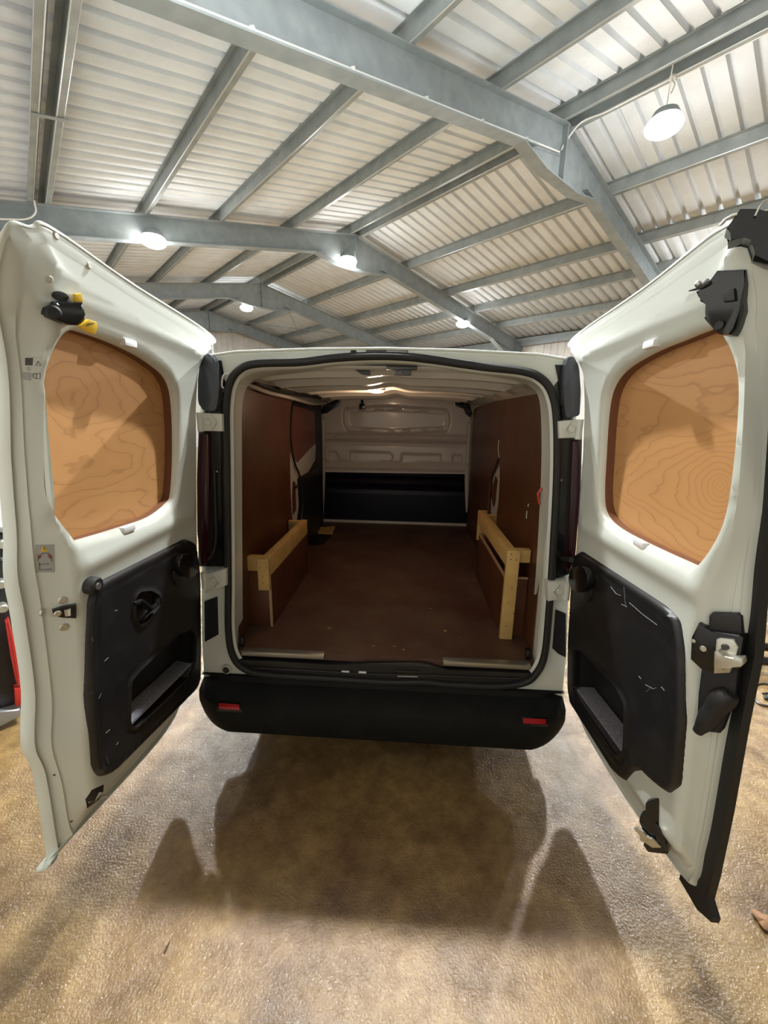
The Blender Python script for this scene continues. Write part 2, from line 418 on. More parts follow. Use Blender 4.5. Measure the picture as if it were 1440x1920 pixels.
# corrugated roof (one sheet over both slopes)
def corrugated(u0, u1, pitch=.285, groove=.090, depth=.075):
    prof = []; u = u0
    while u < u1:
        prof += [(u, 0), (u+pitch-groove, 0), (u+pitch-groove+.018, depth), (u+pitch-.018, depth)]; u += pitch
    return prof
prof = corrugated(D0, D1)
V = []; F = []
hs = [-HE-.15, 0, HE+.15]
for k, h in enumerate(hs):
    for (u, q) in prof: V.append(S(u, h, zr(h, .215)+q))
n = len(prof)
for k in range(2):
    for i in range(n-1): F.append((k*n+i, k*n+i+1, (k+1)*n+i+1, (k+1)*n+i))
o = from_py('ceiling', V, F, SHEET, sharp=20); o['kind'] = 'structure'
md = o.modifiers.new('thick', 'SOLIDIFY'); md.thickness = .02; md.offset = 1
# walls: blockwork below, corrugated cladding above
def wall(name, A, B, zt_fn, inward, ztop=None):
    A = np.array(A); B = np.array(B); L = np.linalg.norm((B-A)[:2]); t = (B-A)/L; inward = np.array(inward)
    pf = corrugated(0, L, .29, .07, .03); V = []; F = []
    zb = 2.2
    for (u, q) in pf:
        P = A+t*u; V.append((P[0]-inward[0]*(q+.02), P[1]-inward[1]*(q+.02), zb)); V.append((P[0]-inward[0]*(q+.02), P[1]-inward[1]*(q+.02), zt_fn(u)))
    for i in range(len(pf)-1): F.append((2*i, 2*i+2, 2*i+3, 2*i+1))
    nv = len(V); out = -inward*.2
    q = [A, B, B+out, A+out]
    for z in (0, zb+.03):
        for p in q: V.append((p[0], p[1], z))
    b = nv; nf = len(F)
    for i in range(4): F.append((b+i, b+(i+1) % 4, b+4+(i+1) % 4, b+4+i))
    F.append((b, b+1, b+2, b+3)); F.append((b+4, b+5, b+6, b+7))
    o = from_py(name, V, F, [WALLSHEET, BLOCK], idx=[0]*nf+[1]*6, sharp=20, merge=False); o['kind'] = 'structure'
wall('wall_left', S(D0, -HE, 0), S(D1, -HE, 0), lambda u: zr(HE, .2), H)
wall('wall_right', S(D0, HE, 0), S(D1, HE, 0), lambda u: zr(HE, .2), -H)
wall('wall_far', S(D1, -HE, 0), S(D1, HE, 0), lambda u: zr(u-HE, .2), -D)
wall('wall_near', S(D0, -HE, 0), S(D0, HE, 0), lambda u: zr(u-HE, .2), D)

# ---- steel portal frames
FR_DEPTH, FL_W = .46, .20
def portal(d, label):
    t = empty('portal_frame', S(d, 0, 0)); tag(t, label, 'steel frame', 'portal frames carrying the roof')
    base = Vector(S(d, 0, 0))
    def P(dd, h, z): return Vector(S(d+dd, h, z))-base
    for s_, nm in ((-1, 'rafter'), (1, 'rafter')):
        m = MB(); hh = s_*(HE-.25)
        # web, top flange, bottom flange
        m.prism([P(-.006, 0, zr(0)), P(-.006, hh, zr(hh)), P(-.006, hh, zr(hh)-FR_DEPTH), P(-.006, 0, zr(0)-FR_DEPTH)], DV*.012)
        m.prism([P(-FL_W/2, 0, zr(0)), P(-FL_W/2, hh, zr(hh)), P(-FL_W/2, hh, zr(hh)-.018), P(-FL_W/2, 0, zr(0)-.018)], DV*FL_W)
        m.prism([P(-FL_W/2, s_*.9, zr(.9)-FR_DEPTH), P(-FL_W/2, hh, zr(hh)-FR_DEPTH), P(-FL_W/2, hh, zr(hh)-FR_DEPTH-.02), P(-FL_W/2, s_*.9, zr(.9)-FR_DEPTH-.02)], DV*FL_W)
        m.build(nm, GALV, t, sharp=20)
        # eaves haunch
        m = MB(); h1 = s_*(HE-2.2)
        m.prism([P(-.006, h1, zr(h1)-FR_DEPTH), P(-.006, hh, zr(hh)-FR_DEPTH), P(-.006, hh, zr(hh)-FR_DEPTH-.5)], DV*.012)
        m.prism([P(-FL_W/2, h1, zr(h1)-FR_DEPTH), P(-FL_W/2, hh, zr(hh)-FR_DEPTH-.5), P(-FL_W/2, hh, zr(hh)-FR_DEPTH-.52), P(-FL_W/2, h1, zr(h1)-FR_DEPTH-.02)], DV*FL_W)
        m.build('eaves_haunch', GALV, t, sharp=20)
        # column
        m = MB(); c0 = s_*(HE-.45); c1 = s_*(HE-.06); zt = zr(HE-.2)
        m.prism([P(-.006, c0, 0), P(-.006, c1, 0), P(-.006, c1, zt), P(-.006, c0, zt)], DV*.012)
        for cc in (c0, c1):
            m.prism([P(-FL_W/2, cc-.008, 0), P(-FL_W/2, cc+.008, 0), P(-FL_W/2, cc+.008, zt), P(-FL_W/2, cc-.008, zt)], DV*FL_W)
        m.build('column', GALV, t, sharp=20)
        m = MB()
        for hx in (.5, 1.0, 7.2):
            m.box((-.005, -.005, 0), (.005, .005, .001))
        m.bm.free()
    # apex haunch: a shallow triangular gusset with a flange, and the end plates
    m = MB(); a = 1.25; zb = zr(0)-FR_DEPTH-.02
    za = zr(a)-FR_DEPTH
    m.prism([P(-.006, -a, za), P(-.006, 0, zr(0)-FR_DEPTH+.01), P(-.006, a, za), P(-.006, .55, za-.12), P(-.006, -.55, za-.12)], DV*.012)
    m.prism([P(-FL_W/2, -a, za), P(-FL_W/2, -.55, za-.12), P(-FL_W/2, .55, za-.12), P(-FL_W/2, a, za), P(-FL_W/2, a, za-.018), P(-FL_W/2, .55, za-.14), P(-FL_W/2, -.55, za-.14), P(-FL_W/2, -a, za-.018)], DV*FL_W)
    m.prism([P(-FL_W/2, -.014, zr(0)), P(-FL_W/2, .014, zr(0)), P(-FL_W/2, .014, za-.12), P(-FL_W/2, -.014, za-.12)], DV*FL_W)
    m.build('apex_haunch', GALV, t, sharp=20)
    return t
FD = [-2.9, 2.86, 8.68, 14.5, 20.3]
portal(FD[1], 'grey steel portal frame directly overhead, nearest one to the camera')
portal(FD[2], 'grey steel portal frame whose apex has a lamp in front, second from the camera')
portal(FD[3], 'grey steel portal frame third from the camera, seen past the left door top')
portal(FD[4], 'grey steel portal frame farthest away, against the gable cladding')

# ---- purlins
def purlin(h, label, flip=1, nm='roof_purlin', cat='purlin', grp='purlins under the roof sheets'):
    s_ = 1 if h >= 0 else -1
    t = Vector(H*math.cos(SL))+Vector((0, 0, -s_*math.sin(SL)*1.0)) if True else None
    up = Vector((0, 0, 1))
    base = Vector(S(0, h, 0)); z0 = zr(h)
    L0, L1 = D0+.1, D1-.1
    # section in (across, up): web, bottom flange with lip, top flange
    def Q(a, b): return Vector(S(L0, h, z0))+Vector(H)*a+up*(b-a*s_*TH)
    m = MB(); th = .006; wdt = .075*flip; hgt = .205
    sec = [(0, 0), (wdt, 0), (wdt, .022), (wdt-th*flip, .022), (wdt-th*flip, th), (th*flip, th), (th*flip, hgt-th), (-.06*flip+th*flip, hgt-th), (-.06*flip, hgt-.02), (-.06*flip, hgt), (th*flip, hgt), (0, hgt)]
    sec = [(0, 0), (wdt, 0), (wdt, .022), (wdt-th*flip, .022), (wdt-th*flip, th), (th*flip, th), (th*flip, hgt), (-.06*flip, hgt), (-.06*flip, hgt-th), (0, hgt-th)]
    m.prism([Q(a, b) for a, b in sec], DV*(L1-L0))
    m.mi = 1
    for a_, b_ in ((wdt*1.0, .012), (.0, .002)): m.tube([Q(a_, b_), Q(a_, b_)+DV*(L1-L0)], .009, 8)  # thin tubes added to carry the painted highlight along the edges
    o = m.build(nm, [GALVP, LIPM], None, sharp=20)
    tag(o, label, cat, grp)
    return o
names = {-1.90: 'first purlin down the left slope from the ridge pair', -3.66: 'second purlin down the left slope from the ridge pair',
         -5.13: 'third purlin down the left slope from the ridge pair',
         2.0: 'first purlin down the right slope from the ridge pair', 3.92: 'second purlin down the right slope from the ridge pair',
         5.37: 'third purlin down the right slope from the ridge pair', 6.95: 'fourth purlin down the right slope, last before the eaves beam'}
for h, l in names.items(): purlin(h, 'galvanised steel '+l, 1)
purlin(-6.85, 'left half of the doubled galvanised purlin at the top left of the photo', -1)
purlin(-6.68, 'right half of the doubled galvanised purlin at the top left of the photo', 1)
purlin(-.17, 'ridge purlin on the left side of the ridge, one of the close pair', 1)
purlin(.13, 'ridge purlin on the right side of the ridge, one of the close pair', 1)
# eaves beams
for s_, l in ((1, 'grey steel eaves beam along the right side wall top'), (-1, 'grey steel eaves beam above the left side wall, nearest the camera side')):
    hh = s_*(HE-.12); m = MB(); z = zr(HE-.12)
    m.prism([Vector(S(D0+.1, hh-.035, z-.12)), Vector(S(D0+.1, hh+.035, z-.12)), Vector(S(D0+.1, hh+.035, z+.19)), Vector(S(D0+.1, hh-.035, z+.19))], DV*(D1-D0-.2), .008)
    tag(m.build('eaves_beam', GALV), l, 'beam')
# sleeve strap across the doubled purlin
m = MB(); p0 = S(5.75, -6.92, zr(6.92)-.004); p1 = S(5.75, -6.56, zr(6.56)-.004)
m.prism([p0, p0+D*.07, p1+D*.07, p1], (0, 0, -.008))
tag(m.build('purlin_strap', GALV), 'short flat steel strap across the doubled purlin at top left', 'strap')
# tie rods crossing under the last bay of the right slope
for k, (h1, h2) in enumerate(((1.0, 5.2), (5.2, 1.0))):
    m = MB(); m.tube([S(14.7, h1, zr(h1)-.08-.05*k), S(20.1, h2, zr(h2)-.08-.05*k)], .014, 8)
    tag(m.build('bracing_rod', GALV), ['thin steel bracing rod in the far bay running away from the ridge', 'thin steel bracing rod in the far bay running back up to the ridge'][k], 'rod')

# ---- conduits
nf = FD[1]
def cond(pts, name, label, r=.012, clips=()):
    t = MB().tube(smooth_line(pts, 5), r, 8).build(name, CONDUIT); tag(t, label, 'conduit')
    for c_ in clips:
        c_ = np.array(c_); MB().box(c_-.022, c_+.022, .004).build('saddle_clip', CONDUIT, t)
    return t
pts = [S(nf-.03, h, zr(h)-FR_DEPTH+.05) for h in (-8, -6, -4, -2.4, -.6, -.1)]
cond(pts, 'conduit', 'white electrical conduit clipped along the nearest rafter', .013, [S(nf-.03, h, zr(h)-FR_DEPTH+.05) for h in (-6.6, -5.5, -4.4, -3.3, -2.2, -1.1)])
cond([S(nf-.03, -.05, zr(0)-.38), S(nf-.06, .02, zr(0)-.25), S(nf-.25, .1, zr(0)-.03), S(nf-.6, .13, zr(.1)-.02), S(2.0, .13, zr(.1)-.02), S(1.35, .13, zr(.1)-.02)], 'conduit', 'white conduit rising from the apex along the ridge towards the lamp', .013)
cond([on_plane(x, y, D, S(FD[2]-.13, 0, 0)) for x, y in ((-60, 410), (-20, 410), (20, 411), (45, 411), (60, 406), (67, 396), (65, 384), (64, 376))], 'conduit', 'short white conduit on the second frame at the left edge of the photo', .014)
m = MB().tube([S(1.3, .20, zr(.2)+.02), S(D0+1, .20, zr(.2)+.02)], .022, 8)
tag(m.build('conduit', CONDUIT), 'white conduit lying on the ridge purlin beyond the cable drop, top right corner', 'conduit')

# ---- lamps
def lamp(d, h, z, label, cord_top, on=1.0, size=.24):
    P0 = Vector(S(d, h, z)); t = empty('ceiling_lamp', P0); tag(t, label, 'lamp', 'high-bay lamps under the roof')
    m = MB(); m.tube([(0, 0, .05), (0, 0, .07), (0, 0, .16), (0, 0, .2), (0, 0, .21)], [.19, .2, .15, .07, .02], 24)
    m.tube([(0, 0, .0), (0, 0, .02), (0, 0, .05)], [.215, .225, .2], 24)
    m.build('housing', GALV, t)
    m = MB(); m.sphere((0, 0, -.01), .24, (1, 1, .5)); m.build('lens', LENS, t)
    m = MB(); m.tube([(0, 0, .2), (0, 0, cord_top-z)], .008, 6); m.build('hanging_cord', CONDUIT, t)
    ld = bpy.data.lights.new('ceiling_lamp_light', 'AREA'); ld.shape = 'DISK'; ld.size = size; ld.energy = LAMP_W*on; ld.color = LAMP_COL
    lo = bpy.data.objects.new('lamp_beam', ld); COL.objects.link(lo); lo.parent = t; lo.location = (0, 0, -.15)
    ld = bpy.data.lights.new('lamp_spill_light', 'POINT'); ld.energy = LAMP_W*min(on, .9)*SPILL; ld.color = LAMP_COL; ld.shadow_soft_size = .16
    lo = bpy.data.objects.new('lamp_spill', ld); COL.objects.link(lo); lo.parent = t; lo.location = (0, 0, -.30)
    return t
lamp(1.28, -.10, 5.78, 'bright lamp hanging at upper right of the photo, nearest of those visible', zr(.1), 1.7)
lamp(FD[2]-.15, -5.05, 5.02, 'bright lamp below the second frame, seen above the left door', zr(5.05)-FR_DEPTH, 2.2)
lamp(FD[2]-.10, -.27, 5.78, 'bright lamp at the apex of the second frame, in the middle of the photo', zr(.9)-FR_DEPTH)
lamp(FD[2]+.10, 5.0, 5.02, 'bright lamp just above the van roof on the right, below the second frame', zr(5.0)-FR_DEPTH)
lamp(FD[3]+.9, -.22, 5.78, 'smallest bright lamp, farthest away past the left door top', zr(.3))
def dh(x, y): return float(D @ np.array([x, y, 0])), float(H @ np.array([x, y, 0]))-H0
for x_, l_ in ((-.50, 'left lamp of the pair above the van, outside the top of the photo'), (.40, 'right lamp of the pair above the van, outside the top of the photo')):
    d_, h_ = dh(x_, 1.06); lamp(d_, h_, 5.0, l_, zr(h_), PAIR, .15)
lamp(1.28, 5.0, 5.02, 'lamp on the right slope beside the van, outside the right edge of the photo', zr(5.0))
m = MB().tube(smooth_line([S(1.32, .16, zr(.1)+.03), S(1.33, .1, zr(.1)-.06), S(1.27, .05, zr(.1)-.16), S(1.28, -.02, zr(.1)-.3)], 5), .009, 8)
m.sphere(S(1.34, .14, zr(.1)-.01), .045)
tag(m.build('lamp_cable', CONDUIT), 'short white cable and junction knob above the nearest visible lamp', 'cable')

# ================================================================== the van
VAN = empty('cargo_van', (0, 0, 0))
tag(VAN, 'white panel van seen from behind, both rear doors open, empty cargo bay', 'van')
CX = -.05
# ---- body shell
def body_ring(Y, k=1.0, dz=0.0, wx=1.0, zt=None):
    half = [(.905, .33), (.895, .62), (.865, .97), (.815, 1.64), (.80, 1.78), (.785, 1.90), (.74, 1.955), (.62, 1.972), (.30, 1.985), (0, 1.99)]
    pts = []
    for x, z in half:
        zz = z if zt is None else .33+(z-.33)*(zt-.33)/(1.99-.33)
        pts.append((x*wx, zz))
    ring = [(CX-x, z) for x, z in pts]+[(CX+x, z) for x, z in pts[::-1][1:]]
    return [(x, Y, z+dz) for x, z in ring]
rings = [body_ring(.0), body_ring(.05, wx=1.015), body_ring(.3, wx=1.045), body_ring(1.5, wx=1.06), body_ring(2.9, wx=1.055), body_ring(3.3, wx=1.05, zt=1.93), body_ring(4.0, wx=1.02, zt=1.12), body_ring(4.65, wx=.93, zt=.92), body_ring(4.85, wx=.8, zt=.75)]
Vs, Fs = loft(rings, closed_ring=False)
n = len(rings[0])
Fs.append(tuple((len(rings)-1)*n+k for k in range(n)))
shell = from_py('body_shell', Vs, Fs, WHITE, VAN, sharp=45)
md = shell.modifiers.new('thick', 'SOLIDIFY'); md.thickness = .02; md.offset = -1

# seal path (reference pixels on the rear plane)
seal_px = [(428, 1180), (428, 1100), (427, 1000), (425, 850), (424, 770), (430, 722), (448, 694), (480, 682), (560, 679), (620, 672), (680, 668), (740, 668), (800, 673), (900, 687), (980, 696), (1015, 710), (1035, 738), (1044, 790), (1044, 900), (1036, 1050), (1029, 1150), (1021, 1228), (1006, 1262), (983, 1280), (930, 1287), (850, 1284), (790, 1279), (729, 1279), (611, 1272), (500, 1265), (458, 1254), (436, 1228)]
seal_pts = np.array([oY(x, y, -.012) for x, y in seal_px])
seal = smooth_ring(seal_pts, 5)
MB().tube(seal, .0165, 10, closed=True).build('door_seal', RUBBER, VAN)
NS = len(seal)
cen = np.array([CX, 0, 1.2])
def shrink(ring, dx, Y):
    """move each point of the ring towards the opening centre by dx"""
    out = []
    for i in range(len(ring)):
        t = ring[(i+1) % len(ring)]-ring[i-1]; nrm = np.array([t[2], 0, -t[0]]); nrm /= np.linalg.norm(nrm)
        if nrm @ (cen-ring[i]) < 0: nrm = -nrm
        p = ring[i]+nrm*dx; out.append((p[0], Y, p[2]))
    return np.array(out)
# inner edge of the cream reveal
rev_px = [(447, 1180), (446, 1100), (445, 1000), (444, 850), (444, 770), (449, 735), (462, 714), (490, 704), (560, 696), (620, 689), (680, 685), (740, 684), (800, 688), (900, 700), (975, 712), (1003, 724), (1018, 745), (1023, 800), (1022, 900), (1014, 1050), (1006, 1150), (999, 1222), (992, 1245), (960, 1250), (930, 1250), (850, 1250), (790, 1250), (729, 1250), (611, 1245), (500, 1235), (458, 1231), (450, 1215)]
rev = smooth_ring(np.array([oY(x, y, .10) for x, y in rev_px]), 5)
r0 = shrink(seal, -.012, .0); r1 = shrink(seal, .010, .0); r2 = shrink(seal, .022, .012)
Vr, Fr = loft([r0, r1, r2, rev*.5+r2*.5, rev, np.array([(p[0]-(CX-p[0])*0, .16, p[2]) for p in rev])])
from_py('opening_reveal', Vr, Fr, WHITE, VAN, sharp=50)
# rear face plate between body outline and seal
bo = [(p[0], p[2]) for p in body_ring(0)]
out2 = bo  # closes along the bottom by itself at z .33
hole = [(p[0], p[2]) for p in shrink(seal, -.010, 0)]
# the face steps back behind the lamp columns
def face_y(V2):
    y = np.zeros(len(V2))
    xl = V2[:, 0]; z = V2[:, 1]
    zone = (z > .99) & (z < 1.90) & ((xl < -.757) | (xl > .672))
    return np.where(zone, .05, 0.0)
o2 = list(out2)
plate('rear_face', [(x, z) for x, z in o2], [hole], lambda V2: np.stack([V2[:, 0], face_y(V2), V2[:, 1]], 1), lambda V2: np.stack([V2[:, 0], face_y(V2)+.02, V2[:, 1]], 1), WHITE, VAN, step=.03, sharp=30)
FACE = None
# black backing strip beside the seal + lamp columns
for s_ in (-1, 1):
    L = s_ < 0
    if L:
        strip = [oY(x, y, -.004) for x, y in ((398, 676), (415, 676), (419, 700), (414, 760), (414, 900), (418, 1062), (372, 1062), (372, 800), (398, 770))]
        cap = [oY(x, y, -.035) for x, y in ((383, 662), (396, 664), (406, 680), (411, 720), (409, 750), (403, 772), (377, 770), (371, 752), (371, 710), (375, 680))]
        lens = [oY(x, y, -.03) for x, y in ((371, 812), (390, 812), (392, 900), (390, 1000), (386, 1060), (376, 1062), (370, 1000), (369, 900))]
    else:
        strip = [oY(x, y, -.004) for x, y in ((1041, 684), (1060, 684), (1062, 780), (1092, 800), (1088, 950), (1072, 1075), (1040, 1085), (1046, 960), (1055, 800), (1052, 740))]
        cap = [oY(x, y, -.035) for x, y in ((1064, 668), (1078, 666), (1086, 690), (1089, 730), (1089, 780), (1062, 785), (1058, 760), (1057, 720), (1059, 690))]
        lens = [oY(x, y, -.03) for x, y in ((1074, 826), (1090, 826), (1086, 950), (1078, 1050), (1068, 1072), (1062, 1072), (1070, 950))]
    MB().prism(strip, (0, .02, 0)).build('lamp_recess', BLACKG, VAN)
    q = rround([(p[0], p[2]) for p in cap], .015, 3)
    MB().prism([(a, -.035, b) for a, b in q], (0, .06, 0), .012).build('lamp_cap', BLUEGREY, VAN)
    q = rround([(p[0], p[2]) for p in lens], .01, 3)
    MB().prism([(a, -.03, b) for a, b in q], (0, .05, 0), .008).build('tail_lamp', LAMPRED, VAN)
    # small chrome screw on the recess
    c = oY(405, 741, -.01) if L else oY(1060, 753, -.01)
    MB().sphere(c, .005).build('lamp_screw', STEEL, VAN)
    MB().sphere(oY(407, 884, -.01) if L else oY(1052, 900, -.01), .005).build('lamp_screw', STEEL, VAN)
    # vertical rubber gutter inside the recess
    xs = [(402, 880), (404, 950), (405, 1000), (400, 1035), (386, 1050)] if L else [(1050, 870), (1046, 950), (1042, 1020), (1040, 1060)]
    MB().tube(smooth_line([oY(x, y, -.008) for x, y in xs], 5), .008, 8).build('drain_hose', RUBBER, VAN)
# wiring loop at the top left of the opening
MB().tube(smooth_line([oY(x, y, -.02) for x, y in ((430, 702), (424, 700), (418, 706), (416, 722), (419, 728))], 5), .004, 8).build('wire_loop', WHITEP, VAN)
# hinges
def hinge(px, nm='door_hinge'):
    pts = [oY(x, y, -.045) for x, y in px]; m = MB()
    q = [(p[0], -.045, p[2]) for p in pts]; m.prism(q, (0, .05, 0), .006)
    c = np.mean(pts, 0); w_ = max(p[0] for p in pts)-min(p[0] for p in pts)
    s_ = -1 if c[0] < 0 else 1
    # raised rib and knuckle
    m.tube([(c[0]+s_*w_*.02, -.047, c[2]+.032), (c[0]-s_*w_*.22, -.050, c[2]), (c[0]+s_*w_*.02, -.047, c[2]-.032)], .005, 8)
    m.cyl((c[0]+s_*w_*.12, -.052, c[2]), (c[0]+s_*w_*.12, -.04, c[2]), .014, 16, bev=.003)
    m.cyl((c[0]+s_*w_*.46, -.045, c[2]-.04), (c[0]+s_*w_*.46, -.045, c[2]+.04), .013, 14)
    m.build(nm, PRIMER, VAN)
hinge(((377, 774), (416, 776), (417, 809), (374, 808)))
hinge(((382, 1078), (424, 1066), (424, 1098), (384, 1114)))
hinge(((1048, 790), (1084, 786), (1086, 821), (1049, 822)))
hinge(((1027, 1092), (1062, 1090), (1063, 1122), (1028, 1128)))
# dark pocket openings in the pillars and door check plugs
MB().prism([oY(x, y, -.006) for x, y in ((383, 1128), (407, 1119), (409, 1190), (384, 1204))], (0, .01, 0)).build('pillar_opening', MATTEB, VAN)
MB().prism([oY(x, y, -.006) for x, y in ((1042, 1143), (1061, 1151), (1061, 1233), (1047, 1226), (1036, 1216))], (0, .01, 0)).build('pillar_opening', MATTEB, VAN)
c = oY(424, 1256, -.01); m = MB(); m.cyl((c[0], -.012, c[2]), (c[0], .002, c[2]), .026, 24, bev=.004); m.build('pillar_grommet', CREAM, VAN)
m = MB(); m.cyl((c[0], -.016, c[2]), (c[0], -.010, c[2]), .017, 20, bev=.002); m.build('grommet_plug', BLACKG, VAN)
# header details: catch recess, black plug
MB().prism([oY(x, y, -.006) for x, y in ((686, 654), (765, 654), (765, 664), (686, 663))], (0, .01, 0)).build('header_slot', DARKSTEEL, VAN)
MB().prism([oY(x, y, -.009) for x, y in ((724, 655), (762, 656), (764, 664), (726, 663))], (0, .01, 0), .002).build('header_clip', GREYM, VAN)
c = oY(663, 661, -.004); m = MB(); m.cyl((c[0], -.01, c[2]), (c[0], .002, c[2]), .013, 16, bev=.003); m.build('header_plug', RUBBER, VAN)
# roof edge: bright lip over the header
top = [p for p in body_ring(-.012) if p[2] > 1.93]
MB().tube([(p[0], p[1], p[2]) for p in top], .006, 8).build('roof_lip', WHITE, VAN)
for x in (389, 398):
    p = oY(x, 652, 0.02); MB().cyl((p[0], .02, 1.93), (p[0], .02, p[2]+.01), .004, 8).build('gutter_stud', WHITEP, VAN)

# ---- sill
sx0, sx1 = CX-.715, CX+.735
silltop = [oY(x, y, .02) for x, y in ((445, 1232), (520, 1234), (590, 1238), (612, 1240), (640, 1240), (700, 1238), (790, 1238), (808, 1241), (822, 1246), (838, 1250), (900, 1252), (993, 1256))]
sb = [oY(x, y, -.01) for x, y in ((1000, 1278), (930, 1283), (850, 1279), (729, 1275), (611, 1268), (500, 1260), (452, 1252))]
m = MB(); m.prism([(p[0], -.008, p[2]) for p in silltop]+[(p[0], -.008, p[2]) for p in sb], (0, .10, 0), .0015)
m.build('sill_cover', BLACKP, VAN)
MB().tube(smooth_line([oY(x, y, -.012) for x, y in ((470, 1252), (560, 1256), (611, 1259), (700, 1264), (790, 1266), (900, 1270), (975, 1272))], 4), .004, 8).build('sill_ridge', BLACKP, VAN)
for a, b in (((640, 1258), (655, 1262)), ((672, 1259), (687, 1264))):
    p = oY(*a, -.012); q = oY(*b, -.012); MB().box((p[0], -.014, q[2]), (q[0], -.004, p[2]), .004).build('sill_clip', WHITEP, VAN)
p = oY(741, 1256, -.012); q = oY(786, 1268, -.012)
st = MB().box((p[0], -.013, q[2]), (q[0], -.004, p[2]), .002).build('striker_slot', BLACKG, VAN)
MB().tube([oY(745, 1268, -.016), oY(783, 1269, -.016)], .0022, 8).build('striker_bar', STEEL, st)
zf = .555
m = MB(); m.box((-.745, -.005, zf-.02), (oZ(605, 1236, zf)[0], .035, zf+.004), .002); m.build('edge_strip', ALU, VAN)
m = MB(); m.box((oZ(832, 1246, zf)[0], -.005, zf-.02), (.685, .035, zf+.004), .002); m.build('edge_strip', ALU, VAN)

# ---- cargo bay
FXL, FXR, YB = -.83, .75, 2.62
m = MB(); m.box((FXL-.03, .015, zf-.035), (FXR+.03, YB, zf)); m.build('cargo_floor', CFLOOR, VAN)
# scuffs on the floor
def scuff(px, py, r):
    c = oZ(px, py, zf); n = 9; P = [(c[0]+r*random.uniform(.5, 1.2)*math.cos(a), c[1]+r*random.uniform(.4, 1.0)*math.sin(a), zf+.0006) for a in [2*math.pi*k/n for k in range(n)]]
    return P
for px, py, r in ((807, 1141, .008), (834, 1183, .014), (700, 1211, .008), (617, 1178, .012), (757, 1218, .008), (862, 1195, .006), (740, 1212, .007)): MB().prism(scuff(px, py, r), (0, 0, .0006)).build('floor_scuff', PLYEDGE, VAN)
# left wall lining (ply, bowed slightly) with the sliding door cut-out at the front
ZT = 1.83
def wall_plate(nm, x, outline, thick, m_, holes=(), bow=0.0):
    def f(V2): return np.stack([x+bow*np.sin(V2[:, 0]*5)*np.sin((V2[:, 1]-.5)*2.3), V2[:, 0], V2[:, 1]], 1)
    def g(V2):
        a = f(V2); a[:, 0] += thick; return a
    return plate(nm, outline, list(holes), f, g, m_, VAN, step=.06)
XL_ = -.80
lpanel = [(.10, zf), (1.20, zf), (1.20, .80), (1.16, 1.0), (1.15, 1.2), (1.17, 1.45), (1.18, 1.68), (1.22, 1.76), (1.26, 1.82), (.30, 1.855), (.10, 1.86)]
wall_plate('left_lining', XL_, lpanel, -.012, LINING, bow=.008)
# white pillar behind the lining with its slot
pil = [(1.14, .62), (1.34, .62), (1.36, .9), (1.42, 1.0), (1.40, 1.22), (1.30, 1.4), (1.16, 1.50)]
wall_plate('left_pillar', XL_-.02, pil, -.02, CREAM)
slot = [(1.235, .96), (1.33, .98), (1.335, 1.2), (1.27, 1.22), (1.235, 1.1)]
wall_plate('pillar_ply_insert', XL_-.017, slot, -.004, LINING)
# sliding door: ply upper panel with a pale lower edge, black lower trim, black surround
up = rround([(1.22, 1.72), (1.20, 1.45), (1.30, 1.33), (1.45, 1.27), (1.75, 1.27), (2.0, 1.33), (2.12, 1.45), (2.12, 1.75), (1.34, 1.79)], .05, 4)
wall_plate('side_door_surround', XL_-.045, [(1.14, .50), (2.5, .50), (2.5, 1.82), (1.14, 1.82)], -.02, MATTEB)
wall_plate('side_door_ledge', XL_-.028, rround([(1.24, 1.30), (1.40, 1.21), (1.8, 1.22), (2.08, 1.30), (2.13, 1.45), (1.9, 1.42), (1.45, 1.34), (1.28, 1.42)], .02, 3), -.005, CREAM)
wall_plate('side_door_ply', XL_-.030, up, -.006, REDPLY)
MB().tube(smooth_line([oX(x, y, XL_-.004) for x, y in ((553, 750), (548, 765), (546, 800), (547, 840), (553, 870), (561, 890), (565, 920), (567, 955), (562, 990))], 5), .009, 8).build('side_door_seal', RUBBER, VAN)
wall_plate('side_door_trim', XL_-.025, rround([(1.38, .56), (2.22, .56), (2.24, 1.22), (1.44, 1.22), (1.40, 1.0)], .04, 4), -.03, BLACKP)
m = MB(); m.tube([( XL_-.008, 1.37, 1.175), (XL_+.005, 1.30, 1.178), (XL_+.004, 1.26, 1.17)], .008, 8); m.build('pillar_latch', BLACKG, VAN)
# step well beside the sliding door (black) with its pale ply corner
P1 = [oZ(x, y, zf+.002) for x, y in ((576, 985), (600, 985), (627, 984), (621, 1005), (607, 1020), (590, 1023), (575, 1021))]
m = MB(); m.prism([(p[0], p[1], zf+.002) for p in P1], (0, 0, .001)); m.build('step_well_mat', MATTEB, VAN)
P1 = [oZ(x, y, zf+.006) for x, y in ((598, 989), (629, 987), (623, 1002), (596, 1000))]
m = MB(); m.prism([(p[0], p[1], zf+.004) for p in P1], (0, 0, .008)); m.build('step_ply_corner', TIMBER, VAN)
